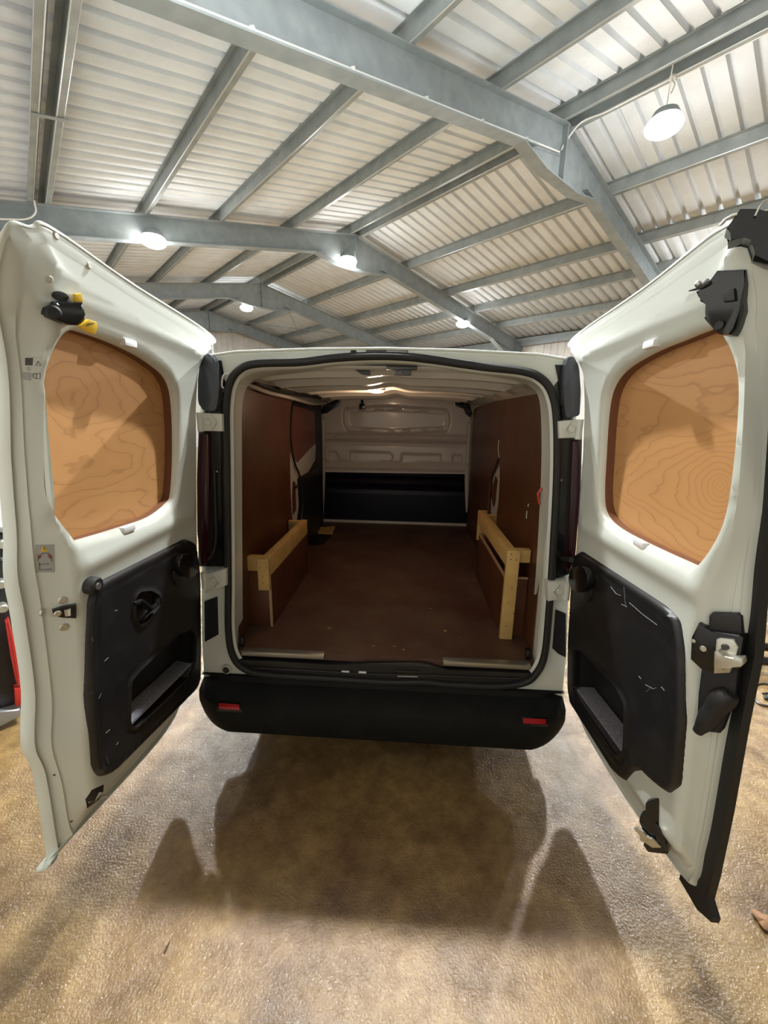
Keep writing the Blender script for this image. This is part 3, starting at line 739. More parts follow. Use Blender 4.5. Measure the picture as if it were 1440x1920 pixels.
# right wall lining with the torn wedge showing the white pillar
XR_ = .715
holeR = [tuple(oX(x, y, XR_)[1:]) for x, y in ((937, 851), (938, 900), (936, 940), (932, 968), (913, 972), (914, 935), (918, 895), (928, 872))]
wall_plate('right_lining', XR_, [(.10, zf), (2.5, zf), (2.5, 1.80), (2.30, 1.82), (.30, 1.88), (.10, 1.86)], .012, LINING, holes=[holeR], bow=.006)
wall_plate('right_pillar', XR_+.03, [(.8, .7), (1.7, .7), (1.7, 1.6), (.8, 1.6)], .01, CREAM)
ins = [tuple(oX(x, y, XR_+.02)[1:]) for x, y in ((928, 892), (931, 900), (927, 940), (924, 950), (918, 925))]
wall_plate('pillar_ply_insert', XR_+.024, ins, .004, LINING)
for pp in (((936, 825), (934, 840), (936, 858)), ((991, 945), (990, 950)), ((988, 958), (987, 972))):
    MB().tube([oX(x, y, XR_-.004) for x, y in pp], .003, 6).build('lining_scratch', CREAM, VAN)
m = MB(); c = oX(1016, 925, .70)
m.tube([(.69, c[1]-.02, c[2]+.03), (.675, c[1]-.02, c[2]), (.69, c[1]-.01, c[2]-.05)], .006, 8); m.build('lashing_hook', REDM, VAN)
# roof inner skin and cross ribs
def roof_z(x): return 1.925-.055*((x-CX)/.8)**4-.01*((x-CX)/.8)**2
xs = np.linspace(-.80, .72, 25)
V = []; F = []
for Yv in (.09, YB):
    for x in xs: V.append((x, Yv, roof_z(x)))
for i in range(24): F.append((i, i+1, 25+i+1, 25+i))
o = from_py('roof_lining', V, F, CREAM, VAN); md = o.modifiers.new('t', 'SOLIDIFY'); md.thickness = .01; md.offset = 1
def rib(Yc, w_=.05, dz=.03, x0=-.70, x1=.62):
    xs = np.linspace(x0, x1, 41); rings = []
    for x in xs:
        k = 1-.45*math.exp(-((x-CX)/.07)**2)
        e = min(1, (x-x0)/.06, (x1-x)/.06)*k
        z = roof_z(x)
        rings.append([(x, Yc-w_, z+.002), (x, Yc-w_*.6, z-dz*e), (x, Yc+w_*.6, z-dz*e), (x, Yc+w_, z+.002)])
    Vv, Ff = loft(rings, closed_ring=True, cap=(True, True))
    from_py('roof_rib', Vv, Ff, CREAM, VAN, sharp=25)
for Yc, w_, dz in ((.27, .04, .026), (.50, .055, .046), (.82, .06, .05), (1.17, .05, .046), (1.60, .06, .05), (2.02, .055, .048), (2.38, .04, .04)): rib(Yc, w_, dz)
# cant rails between walls and roof
m = MB(); m.prism([(-.80, .10, 1.85), (-.80, .10, 1.90), (-.74, .10, 1.91), (-.745, .10, 1.885)], (0, 2.5, 0)); m.build('cant_rail', CREAM, VAN)
m = MB(); m.prism([(.725, .10, 1.84), (.725, .10, 1.90), (.62, .10, 1.905), (.64, .10, 1.885)], (0, 2.5, 0), .006); m.build('cant_rail', CREAM, VAN)
m = MB(); m.tube(smooth_line([oX(x, y, -.775) for x, y in ((455, 716), (500, 735), (545, 746), (585, 757), (610, 756))], 5), .012, 8); m.build('cable_trunking', CREAM, VAN)
m = MB(); m.tube(smooth_line([oX(x, y, -.765) for x, y in ((470, 712), (520, 730), (560, 738), (600, 745))], 5), .02, 8); m.build('wiring_loom', RUBBER, VAN)
# header catch inside, dome lamp
m = MB(); p = oY(725, 687, .11); q = oY(782, 694, .11); m.box((p[0], .085, q[2]), (q[0], .12, p[2]), .003)
p = oY(740, 694, .11); q = oY(771, 704, .11); m.box((p[0], .09, q[2]), (q[0], .12, p[2]+.002), .003)
m.tube([oY(744, 698, .085), oY(746, 694, .085)], .002, 6); m.tube([oY(752, 698, .085), oY(758, 699, .085)], .002, 6)
m.build('header_catch', DARKSTEEL, VAN)
m = MB(); P1 = [oY(x, y, .16) for x, y in ((665, 693), (690, 692), (694, 697), (695, 704), (678, 702))]; m.prism([(p[0], .16, p[2]) for p in P1], (0, .02, 0)); m.build('header_pad', BLACKG, VAN)
c = oY(706, 734, 1.02)
dl = MB(); dl.sphere((c[0], 1.02, c[2]), .05, (1, .6, .22)); dl = dl.build('dome_lamp', DOME, VAN)
m = MB(); m.cyl((c[0], 1.02, c[2]+.004), (c[0], 1.02, c[2]+.03), .06, 20, bev=.004); m.build('dome_lamp_base', CREAM, VAN)
ld = bpy.data.lights.new('dome_light', 'POINT'); ld.energy = 4.5; ld.color = (1, .66, .42); ld.shadow_soft_size = .05
lo = bpy.data.objects.new('dome_bulb', ld); COL.objects.link(lo); lo.parent = VAN; lo.location = (c[0], 1.02, c[2]-.05)
# bulkhead: stamped upper panel, dark lower panel
def bh(p): return (p[0], p[2])
YBH = 2.60
win = rround([bh(oY(x, y, YBH)) for x, y in ((646, 766), (720, 762), (840, 769), (843, 790), (838, 808), (735, 813), (652, 808), (645, 790))], .03, 4)
bump1 = [bh(oY(x, y, YBH)) for x, y in ((655, 846), (733, 848), (738, 856), (733, 866), (655, 865))]
bump2 = [bh(oY(x, y, YBH)) for x, y in ((752, 850), (828, 852), (828, 868), (752, 867))]
bump3 = [bh(oY(x, y, YBH)) for x, y in ((615, 845), (632, 847), (637, 864), (615, 864))]
bump4 = [bh(oY(x, y, YBH)) for x, y in ((848, 852), (868, 853), (868, 868), (848, 868))]
outl = [bh(oY(x, y, YBH)) for x, y in ((606, 748), (640, 742), (740, 742), (860, 748), (884, 758), (880, 800), (874, 890), (610, 886), (606, 800))]
def bh_y(V2):
    z = V2[:, 1]; y = np.full(len(V2), YBH)
    iw = inside(V2, win); dw = dist_poly(V2, win)
    y += np.where(iw, np.minimum(dw/.016, 1)*.034-.012*np.clip(1-np.abs(dw-.03)/.014, 0, 1), 0)
    y += .022*np.exp(-(dw/.009)**2)
    for b in (bump1, bump2, bump3, bump4): y += np.where(inside(V2, np.array(b)), np.minimum(dist_poly(V2, np.array(b))/.012, 1)*.024, 0)
    for zc, a in ((1.475, -.03), (1.435, .022), (1.52, -.02), (1.225, .028), (1.17, -.022)): y += a*np.exp(-((z-zc)/.014)**2)
    return y
plate('bulkhead_upper', outl, [], lambda V2: np.stack([V2[:, 0], bh_y(V2), V2[:, 1]], 1), lambda V2: np.stack([V2[:, 0], np.full(len(V2), YBH+.07), V2[:, 1]], 1), BHM, VAN, step=.012, sharp=60)
outl = [bh(oY(x, y, YBH)) for x, y in ((608, 885), (876, 889), (884, 990), (600, 976))]
def bl_y(V2):
    z = V2[:, 1]; y = np.full(len(V2), YBH-.004)
    for zc, a in ((1.06, .02), (1.0, -.015), (.93, .012)): y += a*np.exp(-((z-zc)/.016)**2)
    return y
plate('bulkhead_lower', outl, [], lambda V2: np.stack([V2[:, 0], bl_y(V2), V2[:, 1]], 1), lambda V2: np.stack([V2[:, 0], np.full(len(V2), YBH+.06), V2[:, 1]], 1), NAVY, VAN, step=.02, sharp=60)
p = oY(604, 975, YBH-.03); q = oY(882, 988, YBH-.03)
m = MB(); m.box((-.87, YBH-.03, zf), (.75, YBH, zf+.03), .006); m.build('bulkhead_foot', CREAM, VAN)
for s_, pp in ((-1, ((600, 775), (606, 800), (606, 890), (603, 975))), (1, ((881, 790), (878, 850), (875, 900), (877, 960)))):
    m = MB(); m.tube(smooth_line([oY(x, y, YBH-.04) for x, y in pp], 4), .022, 8)
    m.build('bulkhead_upright', CREAM, VAN)
m = MB(); c = oY(679, 762, YBH-.03); m.box((c[0]-.03, YBH-.04, c[2]-.03), (c[0]+.03, YBH, c[2]+.025), .004); m.tube([c+(0, 0, .02), c+(0, 0, .065)], .014, 8)
m.build('coat_hook', BLACKG, VAN)
m = MB(); P1 = [oY(x, y, YBH-.06) for x, y in ((853, 752), (880, 757), (886, 775), (882, 783), (873, 776), (870, 766), (854, 762))]; m.prism([(p[0], YBH-.06, p[2]) for p in P1], (0, .02, 0), .003); m.build('belt_bracket', BLACKG, VAN)
m = MB(); P1 = [oY(x, y, YBH-.06) for x, y in ((606, 760), (640, 745), (636, 760), (612, 775), (600, 776))]; m.prism([(p[0], YBH-.06, p[2]) for p in P1], (0, .02, 0), .003); m.build('belt_bracket', BLACKG, VAN)
for (x, y) in ((627, 820), (859, 827), (606, 786), (880, 792), (607, 862), (876, 870)): MB().cyl(oY(x, y, YBH-.06 if x in (606, 880, 607, 876) else YBH-.012), oY(x, y, YBH+.01), .008, 10).build('bulkhead_bolt', BLACKG, VAN)

# ---- timber-railed wheel arch boxes
def timber(m, lo, hi): m.box(lo, hi, .003); return m
BX = empty('wheel_arch_box'); BX.parent = VAN; BX['label'] = 'left boxed wheel arch with short front post'
bx, by0, by1 = -.67, .27, 1.09
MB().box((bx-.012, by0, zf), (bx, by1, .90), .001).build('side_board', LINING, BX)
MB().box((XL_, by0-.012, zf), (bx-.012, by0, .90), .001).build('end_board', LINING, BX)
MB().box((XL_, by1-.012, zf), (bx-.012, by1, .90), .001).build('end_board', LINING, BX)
MB().box((bx-.013, by0-.014, zf), (bx+.002, by0-.012, .86)).build('board_edge', PLYEDGE, BX)
timber(MB(), (bx-.045, by0-.01, .86), (bx+.001, by1, .965)).build('rail', TIMBER, BX)
timber(MB(), (XL_, by0-.014, .885), (bx-.045, by0+.03, .965)).build('rail', TIMBER, BX)
timber(MB(), (XL_, by1-.045, .87), (bx-.045, by1, .96)).build('rail', TIMBER, BX)
p = timber(MB(), (bx-.062, by0-.036, .782), (bx-.0, by0-.014, .962)).build('post', TIMBER, BX)
for x, y in ((497, 1056), (488, 1064), (499, 1064), (492, 1082), (493, 1093)): c = oY(x, y, by0-.037); MB().cyl((c[0], by0-.0375, c[2]), (c[0], by0-.034, c[2]), .0028, 8).build('screw', DARKSTEEL, BX)
BX = empty('wheel_arch_box'); BX.parent = VAN; BX['label'] = 'right boxed wheel arch with full-height front post'
bx, by0, by1 = .59, .27, 1.13
MB().box((bx+.01, by0, zf), (bx+.022, by1, .885), .001).build('side_board', LINING, BX)
MB().box((bx+.022, by0, zf), (XR_, by0+.012, .895), .001).build('end_board', LINING, BX)
MB().box((bx+.0, by0-.002, .893), (XR_, by0+.012, .90)).build('board_edge', PLYEDGE, BX)
MB().box((bx+.008, by0, .884), (bx+.024, by1, .890)).build('board_edge', PLYEDGE, BX)
timber(MB(), (bx, by0-.01, .965), (bx+.045, by1, 1.06)).build('rail', TIMBER, BX)
timber(MB(), (bx+.045, by0-.005, .985), (XR_, by0+.035, 1.055)).build('rail', TIMBER, BX)
timber(MB(), (bx+.045, by1-.045, .955), (XR_, by1, 1.04)).build('rail', TIMBER, BX)
timber(MB(), (bx-.002, by1, .84), (bx+.06, by1+.03, 1.06)).build('post', TIMBER, BX)
p = timber(MB(), (bx-.004, by0-.036, zf), (bx+.062, by0-.010, 1.058)).build('post', TIMBER, BX)
for x, y in ((959, 1039), (958, 1049), (968, 1050), (960, 1102), (954, 1130), (963, 1150), (949, 1174)): c = oY(x, y, by0-.037); MB().cyl((c[0], by0-.0375, c[2]), (c[0], by0-.034, c[2]), .0032, 8).build('screw', DARKSTEEL, BX)
# small dark hook at the lower right corner, left corner
m = MB(); m.box((.675, .05, zf), (.70, .08, zf+.05), .003); m.box((-.775, .04, zf), (-.75, .07, zf+.05), .003); m.build('tie_bracket', BLACKG, VAN)

# ---- bumper
# top profile in plan; section: top step then face
def bump_section(x):
    k = min(1.0, max(0.0, (abs(x-CX)-.72)/.20)); back = k*k*.13
    return [(x, .06, .43+.0), (x, -.02, .425), (x, -.035+back*.5, .405), (x, -.13+back, .385), (x, -.165+back, .36), (x, -.172+back, .31), (x, -.155+back, .215+.05*k), (x, -.10+back*.8, .165+.06*k), (x, .10, .16+.06*k)]
xs = np.linspace(CX-.905, CX+.905, 61); rings = [bump_section(x) for x in xs]
Vb, Fb = loft(rings, closed_ring=True, cap=(True, True))
bumper = from_py('rear_bumper', Vb, Fb, BUMPM, VAN, sharp=40)
bc = Caster(bumper)
for px in (((411, 1318), (449, 1321), (450, 1332), (412, 1329)), ((980, 1347), (1023, 1349), (1023, 1359), (981, 1357))):
    decal('reflector_frame', bc, [(x+(-4 if x == min(a for a, b in px) or x < np.mean([a for a, b in px]) else 4), y+(-4 if y < np.mean([b for a, b in px]) else 4)) for x, y in px], BLACKG, bumper, .002)
    decal('reflector', bc, px, REFL, bumper, .005, .002)
m = MB(); m.box((CX-.55, .2, .26), (CX+.55, 4.2, .34)); m.box((CX-.15, .1, .2), (CX+.15, .5, .3), .02); m.build('underbody', MATTEB, VAN)
for yv in (.98, 4.0):
    for s_ in (-1, 1):
        x = CX+s_*.80; wv = empty('wheel'); wv.parent = VAN
        MB().cyl((x-.105, yv, .325), (x+.105, yv, .325), .325, 40, bev=.03).build('tyre', TYRE, wv)
        MB().cyl((x-.112, yv, .325), (x+.112, yv, .325), .2, 32, bev=.01).build('hub', GREYM, wv)
# fill under the rear face down to the bumper corners
# ================================================================== rear doors
def itp(z, K): return np.interp(z, [k[0] for k in K], [k[1] for k in K])
# inner-face X of each door at the hinge line and at 0.8 m out (the free edge)
LH = [(.30, -.985), (.63, -.947), (.98, -.912), (1.43, -.872), (1.75, -.842), (1.90, -.815), (2.03, -.765), (2.2, -.69)]
LF = [(.30, -.925), (.62, -.905), (.87, -.883), (1.22, -.855), (1.49, -.842), (1.69, -.822), (1.88, -.800), (1.97, -.785), (2.10, -.735), (2.25, -.67)]
RH = [(.30, .872), (.72, .838), (1.05, .812), (1.36, .792), (1.58, .779), (1.78, .758), (1.90, .735), (2.03, .688), (2.2, .62)]
RF = [(.30, .905), (.6, .878), (.96, .848), (1.28, .828), (1.5, .815), (1.87, .773), (1.97, .755), (2.10, .70), (2.25, .635)]
def _sm(K):   # smooth the kinks of the profile
    zz = np.linspace(.1, 2.4, 231); xx = itp(zz, K); k = np.hanning(15); k /= k.sum()
    xp = np.pad(xx, 7, mode='reflect', reflect_type='odd'); return list(zip(zz, np.convolve(xp, k, 'valid')))
LH, LF, RH, RF = _sm(LH), _sm(LF), _sm(RH), _sm(RF)
def FLx(Yv, z, off):
    t = (-Yv-.03)/.77; return itp(z, LH)*(1-t)+itp(z, LF)*t+(off-.092)
def FRx(Yv, z, off):
    t = (-Yv-.03)/.77; return itp(z, RH)*(1-t)+itp(z, RF)*t-(off-.092)
def hit(px, py, f, off):
    d = ray(px, py); lo, hi = .2, 4.0
    g = lambda t: (CAM+t*d)[0]-f((CAM+t*d)[1], (CAM+t*d)[2], off)
    s0 = np.sign(g(lo))
    for i in range(50):
        m_ = (lo+hi)/2
        if np.sign(g(m_)) == s0: lo = m_
        else: hi = m_
    P = CAM+lo*d; return np.array([P[1], P[2]])

# key points (Y, z): inner face outline and outer skin outline, paired
def oout(side, z): return np.interp(z, [.9, 1.6, 1.95, 2.08], [-.028, -.012, .02, .072]) if side == 'L' else np.interp(z, [.9, 1.6, 1.95, 2.08], [.012, .016, .025, .072])
def resolve(side, K, outer):
    f = FLx if side == 'L' else FRx; out = []
    for k in K:
        if len(k) == 2: out.append(k); continue
        off = .080
        if outer:
            off = .0
            for _ in range(4): q = hit(k[0], k[1], f, off); off = float(oout(side, q[1]))
        out.append(tuple(hit(k[0], k[1], f, off)))
    return out
P_ = 'p'
DL_in = [(-.035, .44), (-.03, .75), (-.03, 1.2), (-.035, 1.6), (-.045, 1.88), (-.08, 1.955), (-.40, 1.995), (-.72, 2.03), (96, 492, P_), (86, 560, P_), (90, 680, P_), (97, 820, P_), (107, 940, P_), (122, 1025, P_), (134, 1117, P_), (152, 1326, P_), (152, 1397, P_), (166, 1480, P_), (180, 1500, P_), (-.60, .455), (-.25, .445)]
DL_out = [(-.0, .335), (.0, .75), (.0, 1.2), (-.0, 1.6), (-.0, 1.95), (400, 633, P_), (250, 532, P_), (98, 426, P_), (55, 422, P_), (-2, 440, P_), (-10, 680, P_), (-5, 860, P_), (5, 993, P_), (6, 1082, P_), (21, 1167, P_), (39, 1294, P_), (39, 1397, P_), (62, 1455, P_), (87, 1602, P_), (91, 1601, P_), (300, 1374, P_)]
DR_in = [(-.035, .46), (-.03, .75), (-.03, 1.2), (-.035, 1.6), (-.045, 1.88), (-.08, 1.955), (-.40, 1.995), (-.72, 2.03), (1372, 478, P_), (1386, 520, P_), (1396, 660, P_), (1382, 927, P_), (1350, 1056, P_), (1328, 1127, P_), (1306, 1260, P_), (1303, 1335, P_), (1287, 1477, P_), (1278, 1543, P_), (1268, 1596, P_), (1200, 1500, P_), (-.25, .45)]
DR_out = [(-.0, .345), (.0, .75), (.0, 1.2), (-.0, 1.6), (-.0, 1.95), (1070, 640, P_), (1205, 540, P_), (1345, 430, P_), (1400, 424, P_), (1444, 480, P_), (1449, 700, P_), (1431, 960, P_), (1418, 1060, P_), (1408, 1168, P_), (1388, 1272, P_), (1364, 1397, P_), (1339, 1543, P_), (1326, 1600, P_), (1314, 1648, P_), (1284, 1637, P_), (1150, 1450, P_)]
def hx(side, pts, off):
    f = FLx if side == 'L' else FRx
    return [tuple(hit(x, y, f, off)) for x, y in pts]
def build_door(side):
    L = side == 'L'; fx = FLx if L else FRx
    Kin, Kout = (DL_in, DL_out) if L else (DR_in, DR_out)
    ri = smooth_ring(resolve(side, Kin, False), 8); ro = smooth_ring(resolve(side, Kout, True), 8)
    OFF = .092
    if L:
        win = smooth_ring(hx('L', ((140, 619), (180, 627), (240, 651), (290, 680), (323, 712), (334, 760), (336, 850), (332, 925), (322, 945), (290, 970), (235, 990), (160, 1013), (148, 1015), (125, 978), (108, 930), (103, 850), (100, 750), (104, 680), (117, 640)), OFF), 4)
        pock = hx('L', ((236, 1277), (250, 1260), (330, 1187), (352, 1181), (361, 1192), (359, 1240), (349, 1266), (246, 1364), (235, 1359)), OFF)
    else:
        win = smooth_ring(hx('R', ((1328, 615), (1260, 640), (1210, 662), (1160, 694), (1136, 730), (1127, 780), (1121, 880), (1120, 940), (1128, 968), (1150, 990), (1200, 1018), (1285, 1058), (1298, 1062), (1330, 1018), (1352, 960), (1365, 860), (1372, 740), (1368, 680), (1350, 638)), OFF), 4)
        pock = hx('R', ((1084, 1217), (1100, 1222), (1165, 1290), (1182, 1320), (1179, 1408), (1166, 1420), (1092, 1312), (1081, 1290)), OFF)
    pock = rround(pock, .02, 3)
    pockbig = pock.mean(0)+(pock-pock.mean(0))*1.05
    def topk(z): return np.clip((1.95-z)/.08, 0.12, 1)
    def h(V2):
        z = V2[:, 1]; y = -V2[:, 0]
        d = dist_poly(V2, ri); a = -.014*np.clip(1-d/.028, 0, 1)**2*topk(z)
        dw = dist_poly(V2, win); a += -.012*np.clip(1-dw/.022, 0, 1)**2
        # stamped ridges above the window and the belt swell under it
        zz = z-(1.955+.035*(y/.8)); a += .004*np.clip(1-np.abs(zz)/.02, 0, 1)
        a += .006*np.clip((z-1.93)/.02, 0, 1)*0
        a += .012*np.exp(-((z-1.29)/.035)**2)*np.clip((y-.05)/.05, 0, 1)*np.clip((.78-y)/.05, 0, 1)
        return a
    def surf(V2, off): return np.stack([fx(V2[:, 0], V2[:, 1], off), V2[:, 0], V2[:, 1]], 1)
    V2, F = sheet2d(ri, [win, pockbig], .013)
    A = (surf(V2, OFF+h(V2)), F, 0)
    # window rim going back to the plywood, pocket rim closed by its tray
    wrim = loft([surf(win, OFF+h(win)), surf(win, OFF-.030)]); brim = loft([surf(win, OFF-.030), surf(win, OFF-.050), surf(win, OFF-.072)])
    prim = loft([surf(pockbig, OFF+h(pockbig)), surf(pockbig, OFF-.075)], cap=(False, True))
    mix = lambda t: ri*(1-t)+ro*t
    oo = oout(side, ro[:, 1]); T = OFF-oo          # door depth round the rim
    dk = .024*topk(ri[:, 1])
    jamb = loft([surf(ri, OFF+h(ri)), surf(mix(.05), OFF-dk), surf(mix(.45), OFF-dk-T*.25), surf(mix(.52), OFF-dk-T*.32), surf(mix(.60), OFF-dk-T*.30), surf(mix(.90), OFF-T*.84), surf(mix(.925), OFF-T*.70), surf(mix(.975), OFF-T*.76), surf(ro, OFF-T*.90), surf(ro, OFF-T)])
    V3, F3 = sheet2d(ro, [], .05); skin = (surf(V3, oout(side, V3[:, 1])), F3, 0)
    Vd, Fd, Id = join_py(A, wrim, prim, jamb, skin)
    dr = from_py('rear_door', Vd, Fd, WHITE, VAN, sharp=50)
    from_py('window_reveal', brim[0], brim[1], REVEALM, dr)
    dr['label'] = 'left rear door, opened out, grab handle on its trim' if L else 'right rear door, opened out, lock gear on its free edge'
    # plywood in the window
    big = np.array([p+(p-win.mean(0))*.004 for p in win])
    def ply_pt(V2, o_): return surf(V2, OFF-.060+o_)
    ply = plate('window_plywood', big, [], lambda V2: ply_pt(V2, 0), lambda V2: ply_pt(V2, -.009), PLY_L if L else PLY_R, dr, step=.05)
    return dr, surf, OFF, win, pock

def trim_panel(side, surf, OFF, pock, dr):
    f = FLx if side == 'L' else FRx
    if side == 'L':
        out = rround(hx('L', ((163, 1122), (176, 1095), (345, 1010), (364, 1018), (372, 1075), (373, 1270), (366, 1292), (206, 1452), (183, 1457), (172, 1440), (161, 1305), (160, 1200)), OFF), .025, 4)
    else:
        out = rround(hx('R', ((1079, 1042), (1092, 1033), (1253, 1138), (1277, 1163), (1285, 1220), (1286, 1350), (1274, 1474), (1256, 1489), (1225, 1464), (1206, 1444), (1190, 1446), (1173, 1465), (1153, 1446), (1073, 1320), (1068, 1290), (1069, 1200)), OFF), .02, 4)
    holes = [pock]
    if side == 'L':
        cup = rround(hx('L', ((243, 1120), (252, 1109), (275, 1107), (291, 1117), (292, 1132), (268, 1165), (252, 1174), (244, 1160)), OFF), .02, 4); holes.append(cup)
    def top(V2):
        d = dist_poly(V2, out); a = .016*(1-np.clip(1-d/.014, 0, 1)**2.2)
        dp = dist_poly(V2, pock); a += .006*np.clip(1-dp/.012, 0, 1)-.004*np.clip(1-np.abs(dp-.018)/.006, 0, 1)
        if side == 'L':
            dc = dist_poly(V2, cup); a += .007*np.clip(1-dc/.012, 0, 1)
        a -= .004*np.clip(1-np.abs(d-.03)/.006, 0, 1)
        return surf(V2, OFF+a)
    tp = plate('trim_panel', out, holes, top, lambda V2: surf(V2, OFF-.012), BLACKP, dr, step=.010, sharp=50)
    # tray behind the pocket: black walls with a felt ledge at the bottom
    pk = np.array(pock); zmin = pk[:, 1].min()
    rings = [surf(pk, OFF+.012), surf(pk, OFF-.07)]
    Vt, Ft = loft(rings, cap=(False, True)); cz = pk[:, 1].mean()
    idx = []
    n = len(pk)
    for k in range(n):
        zz = (pk[k][1]+pk[(k+1) % n][1])/2; dy = abs(pk[k][0]-pk[(k+1) % n][0]); dz = abs(pk[k][1]-pk[(k+1) % n][1])
        idx.append(1 if zz < zmin+.03 and dy > dz*.6 else 0)
    idx.append(0)
    pocket = from_py('pocket', Vt, Ft, [BLACKP, FELT], dr, idx=idx, merge=False)
    # felt ledge as a shallow wedge
    q = pk[pk[:, 1] < pk[:, 1].mean()-.02]; q = q[np.argsort(q[:, 0])]; y0, y1 = q[:, 0].min()+.022, q[:, 0].max()-.02
    z0_, z1_ = np.interp(y0, q[:, 0], q[:, 1])+.016, np.interp(y1, q[:, 0], q[:, 1])+.016
    a = surf(np.array([(y0, z0_), (y1, z1_), (y1, z1_), (y0, z0_)]), np.array([OFF+.006, OFF+.006, OFF-.065, OFF-.065]))
    a[2:, 2] += .012
    MB().prism(a, (0, 0, -.012), .003).build('felt_ledge', FELT, dr)
    if side == 'L':
        Vc, Fc = loft([surf(cup, OFF+.018), surf(cup.mean(0)+(cup-cup.mean(0))*.92, OFF+.004), surf(cup.mean(0)+(cup-cup.mean(0))*.5, OFF+.002)], cap=(False, True))
        from_py('handle_cup', Vc, Fc, BLACKG, dr)
        g = smooth_line(hx('L', ((246, 1132), (256, 1127), (266, 1134), (276, 1141), (286, 1133)), OFF+.01), 5)
        P = surf(np.array(g), OFF+.024); MB().tube(P, [.006+.004*math.sin(math.pi*i/(len(P)-1)) for i in range(len(P))], 10).build('grab_handle', BLACKG, dr)
    return tp
dL, sL, OFF, winL, pkL = build_door('L')
dR, sR, OFF, winR, pkR = build_door('R')
tL = trim_panel('L', sL, OFF, pkL, dL); tR = trim_panel('R', sR, OFF, pkR, dR)
cL, cR = Caster(dL), Caster(dR)
ctL, ctR = Caster(tL), Caster(tR)

def stud(name, caster, px, rad, h, m, parent, rim=None, bev=.004, sink=.004):
    p, n = caster(*px); mb = MB(); mb.cyl(p-n*sink, p+n*h, rad, 24, bev=min(bev, rad*.4, (h+sink)*.4))
    return mb.build(name, m, parent)
# window clips
for caster, dr, pts in ((cL, dL, ((240, 652), (238, 992))), (cR, dR, ((1222, 654), (1202, 1020)))):
    for p in pts:
        q = None
        for dy in (-8, 0, 8, -14, 14):
            q, nn = caster(p[0], p[1]+dy)
            if q is not None and abs(nn[0]) > .6: break
        m = MB(); zc = q[2]; s_ = 1 if dr is dL else -1
        m.box((q[0]-.012, q[1]-.028, zc-.010), (q[0]+.012, q[1]+.028, zc+.012), .006); m.build('window_clip', WHITEP, dr)
# ---- left door furniture
o = stud('bump_stop', cL, (166, 1097), .026, .028, RUBBER, dL)
p, n = cL(166, 1097); MB().cyl(p+n*.028, p+n*.031, .010, 16).build('stop_screw', STEEL, dL)
for p in ((118, 1125), (79, 1148), (120, 1176)): stud('latch_bolt', cL, p, .011, .004, STEEL, dL, bev=.002)
p, n = cL(120, 1145)
decal('latch', cL, ((97, 1142), (118, 1135), (142, 1131), (142, 1156), (118, 1155), (100, 1152)), BLACKG, dL, .012, bev=.003)
p, n = cL(106, 1147)
if p is not None: MB().cyl(p+n*.012, p+n*.016, .009, 16, bev=.002).build('latch_pin', STEEL, dL)
decal('latch_tongue', cL, ((122, 1140), (134, 1137), (134, 1150), (124, 1151)), STEEL, dL, .004, lift=.012, bev=.001)
# warning sticker with pictogram
st = decal('warning_sticker', cL, ((66, 1021), (101, 1021), (102, 1073), (67, 1073)), STICK, dL, .0008)
decal('warning_triangle', cL, ((82, 1023), (90, 1034), (75, 1034)), YELLOW, dL, .0006, .0008)
decal('exclamation_mark', cL, ((81.5, 1026), (83.5, 1026), (83, 1032), (82, 1032)), STICKD, dL, .0004, .0014)
def line_decal(nm, caster, pts, m_, parent, r=.0012, lift=.001):
    P = []
    for x, y in pts:
        q, n = caster(x, y)
        if q is not None: P.append(q+n*lift)
    return MB().tube(P, r, 6).build(nm, m_, parent)
line_decal('pictogram_line', cL, ((71, 1052), (73, 1043), (80, 1037), (90, 1037), (96, 1043), (97, 1052)), STICKD, dL, .0010)
line_decal('pictogram_line', cL, ((74, 1054), (74, 1068), (97, 1067)), STICKD, dL, .0010)
line_decal('pictogram_line', cL, ((75, 1058), (93, 1057)), STICKD, dL, .0008)
for cx_, rx in ((73, 4.5), (93, 4.5)):
    decal('pictogram_mirror', cL, [(cx_+rx*math.cos(a), 1043+5*math.sin(a)) for a in [k*math.pi/5 for k in range(10)]], STICKR, dL, .0005, .0008)
    line_decal('pictogram_arrow', cL, ((cx_-2, 1041), (cx_+1, 1046), (cx_+4, 1042)), STICKD, dL, .0010, .0018)
# small symbol stickers higher up
sy = decal('symbol_sticker', cL, ((42, 668), (77, 668), (75, 717), (40, 713)), WHITE, dL, .0005)
decal('dark_symbol', cL, ((47, 671), (62, 671), (61, 685), (47, 685)), STICKD, dL, .0005, .0005)
decal('grey_symbol', cL, ((42, 697), (59, 699), (58, 714), (41, 711)), STICK, dL, .0005, .0005)
line_decal('triangle_symbol', cL, ((71, 677), (77, 685), (67, 685), (71, 677)), STICKD, dL, .0007)
line_decal('ring_symbol', cL, [(53+3*math.cos(a), 691+3*math.sin(a)) for a in [k*math.pi/4 for k in range(9)]], STICK, dL, .0007)
line_decal('book_symbol', cL, ((62, 700), (62, 708), (68, 710), (75, 709), (75, 699), (68, 701), (62, 700)), STICKD, dL, .0007)
line_decal('book_symbol', cL, ((68, 701), (68, 710)), STICKD, dL, .0006)
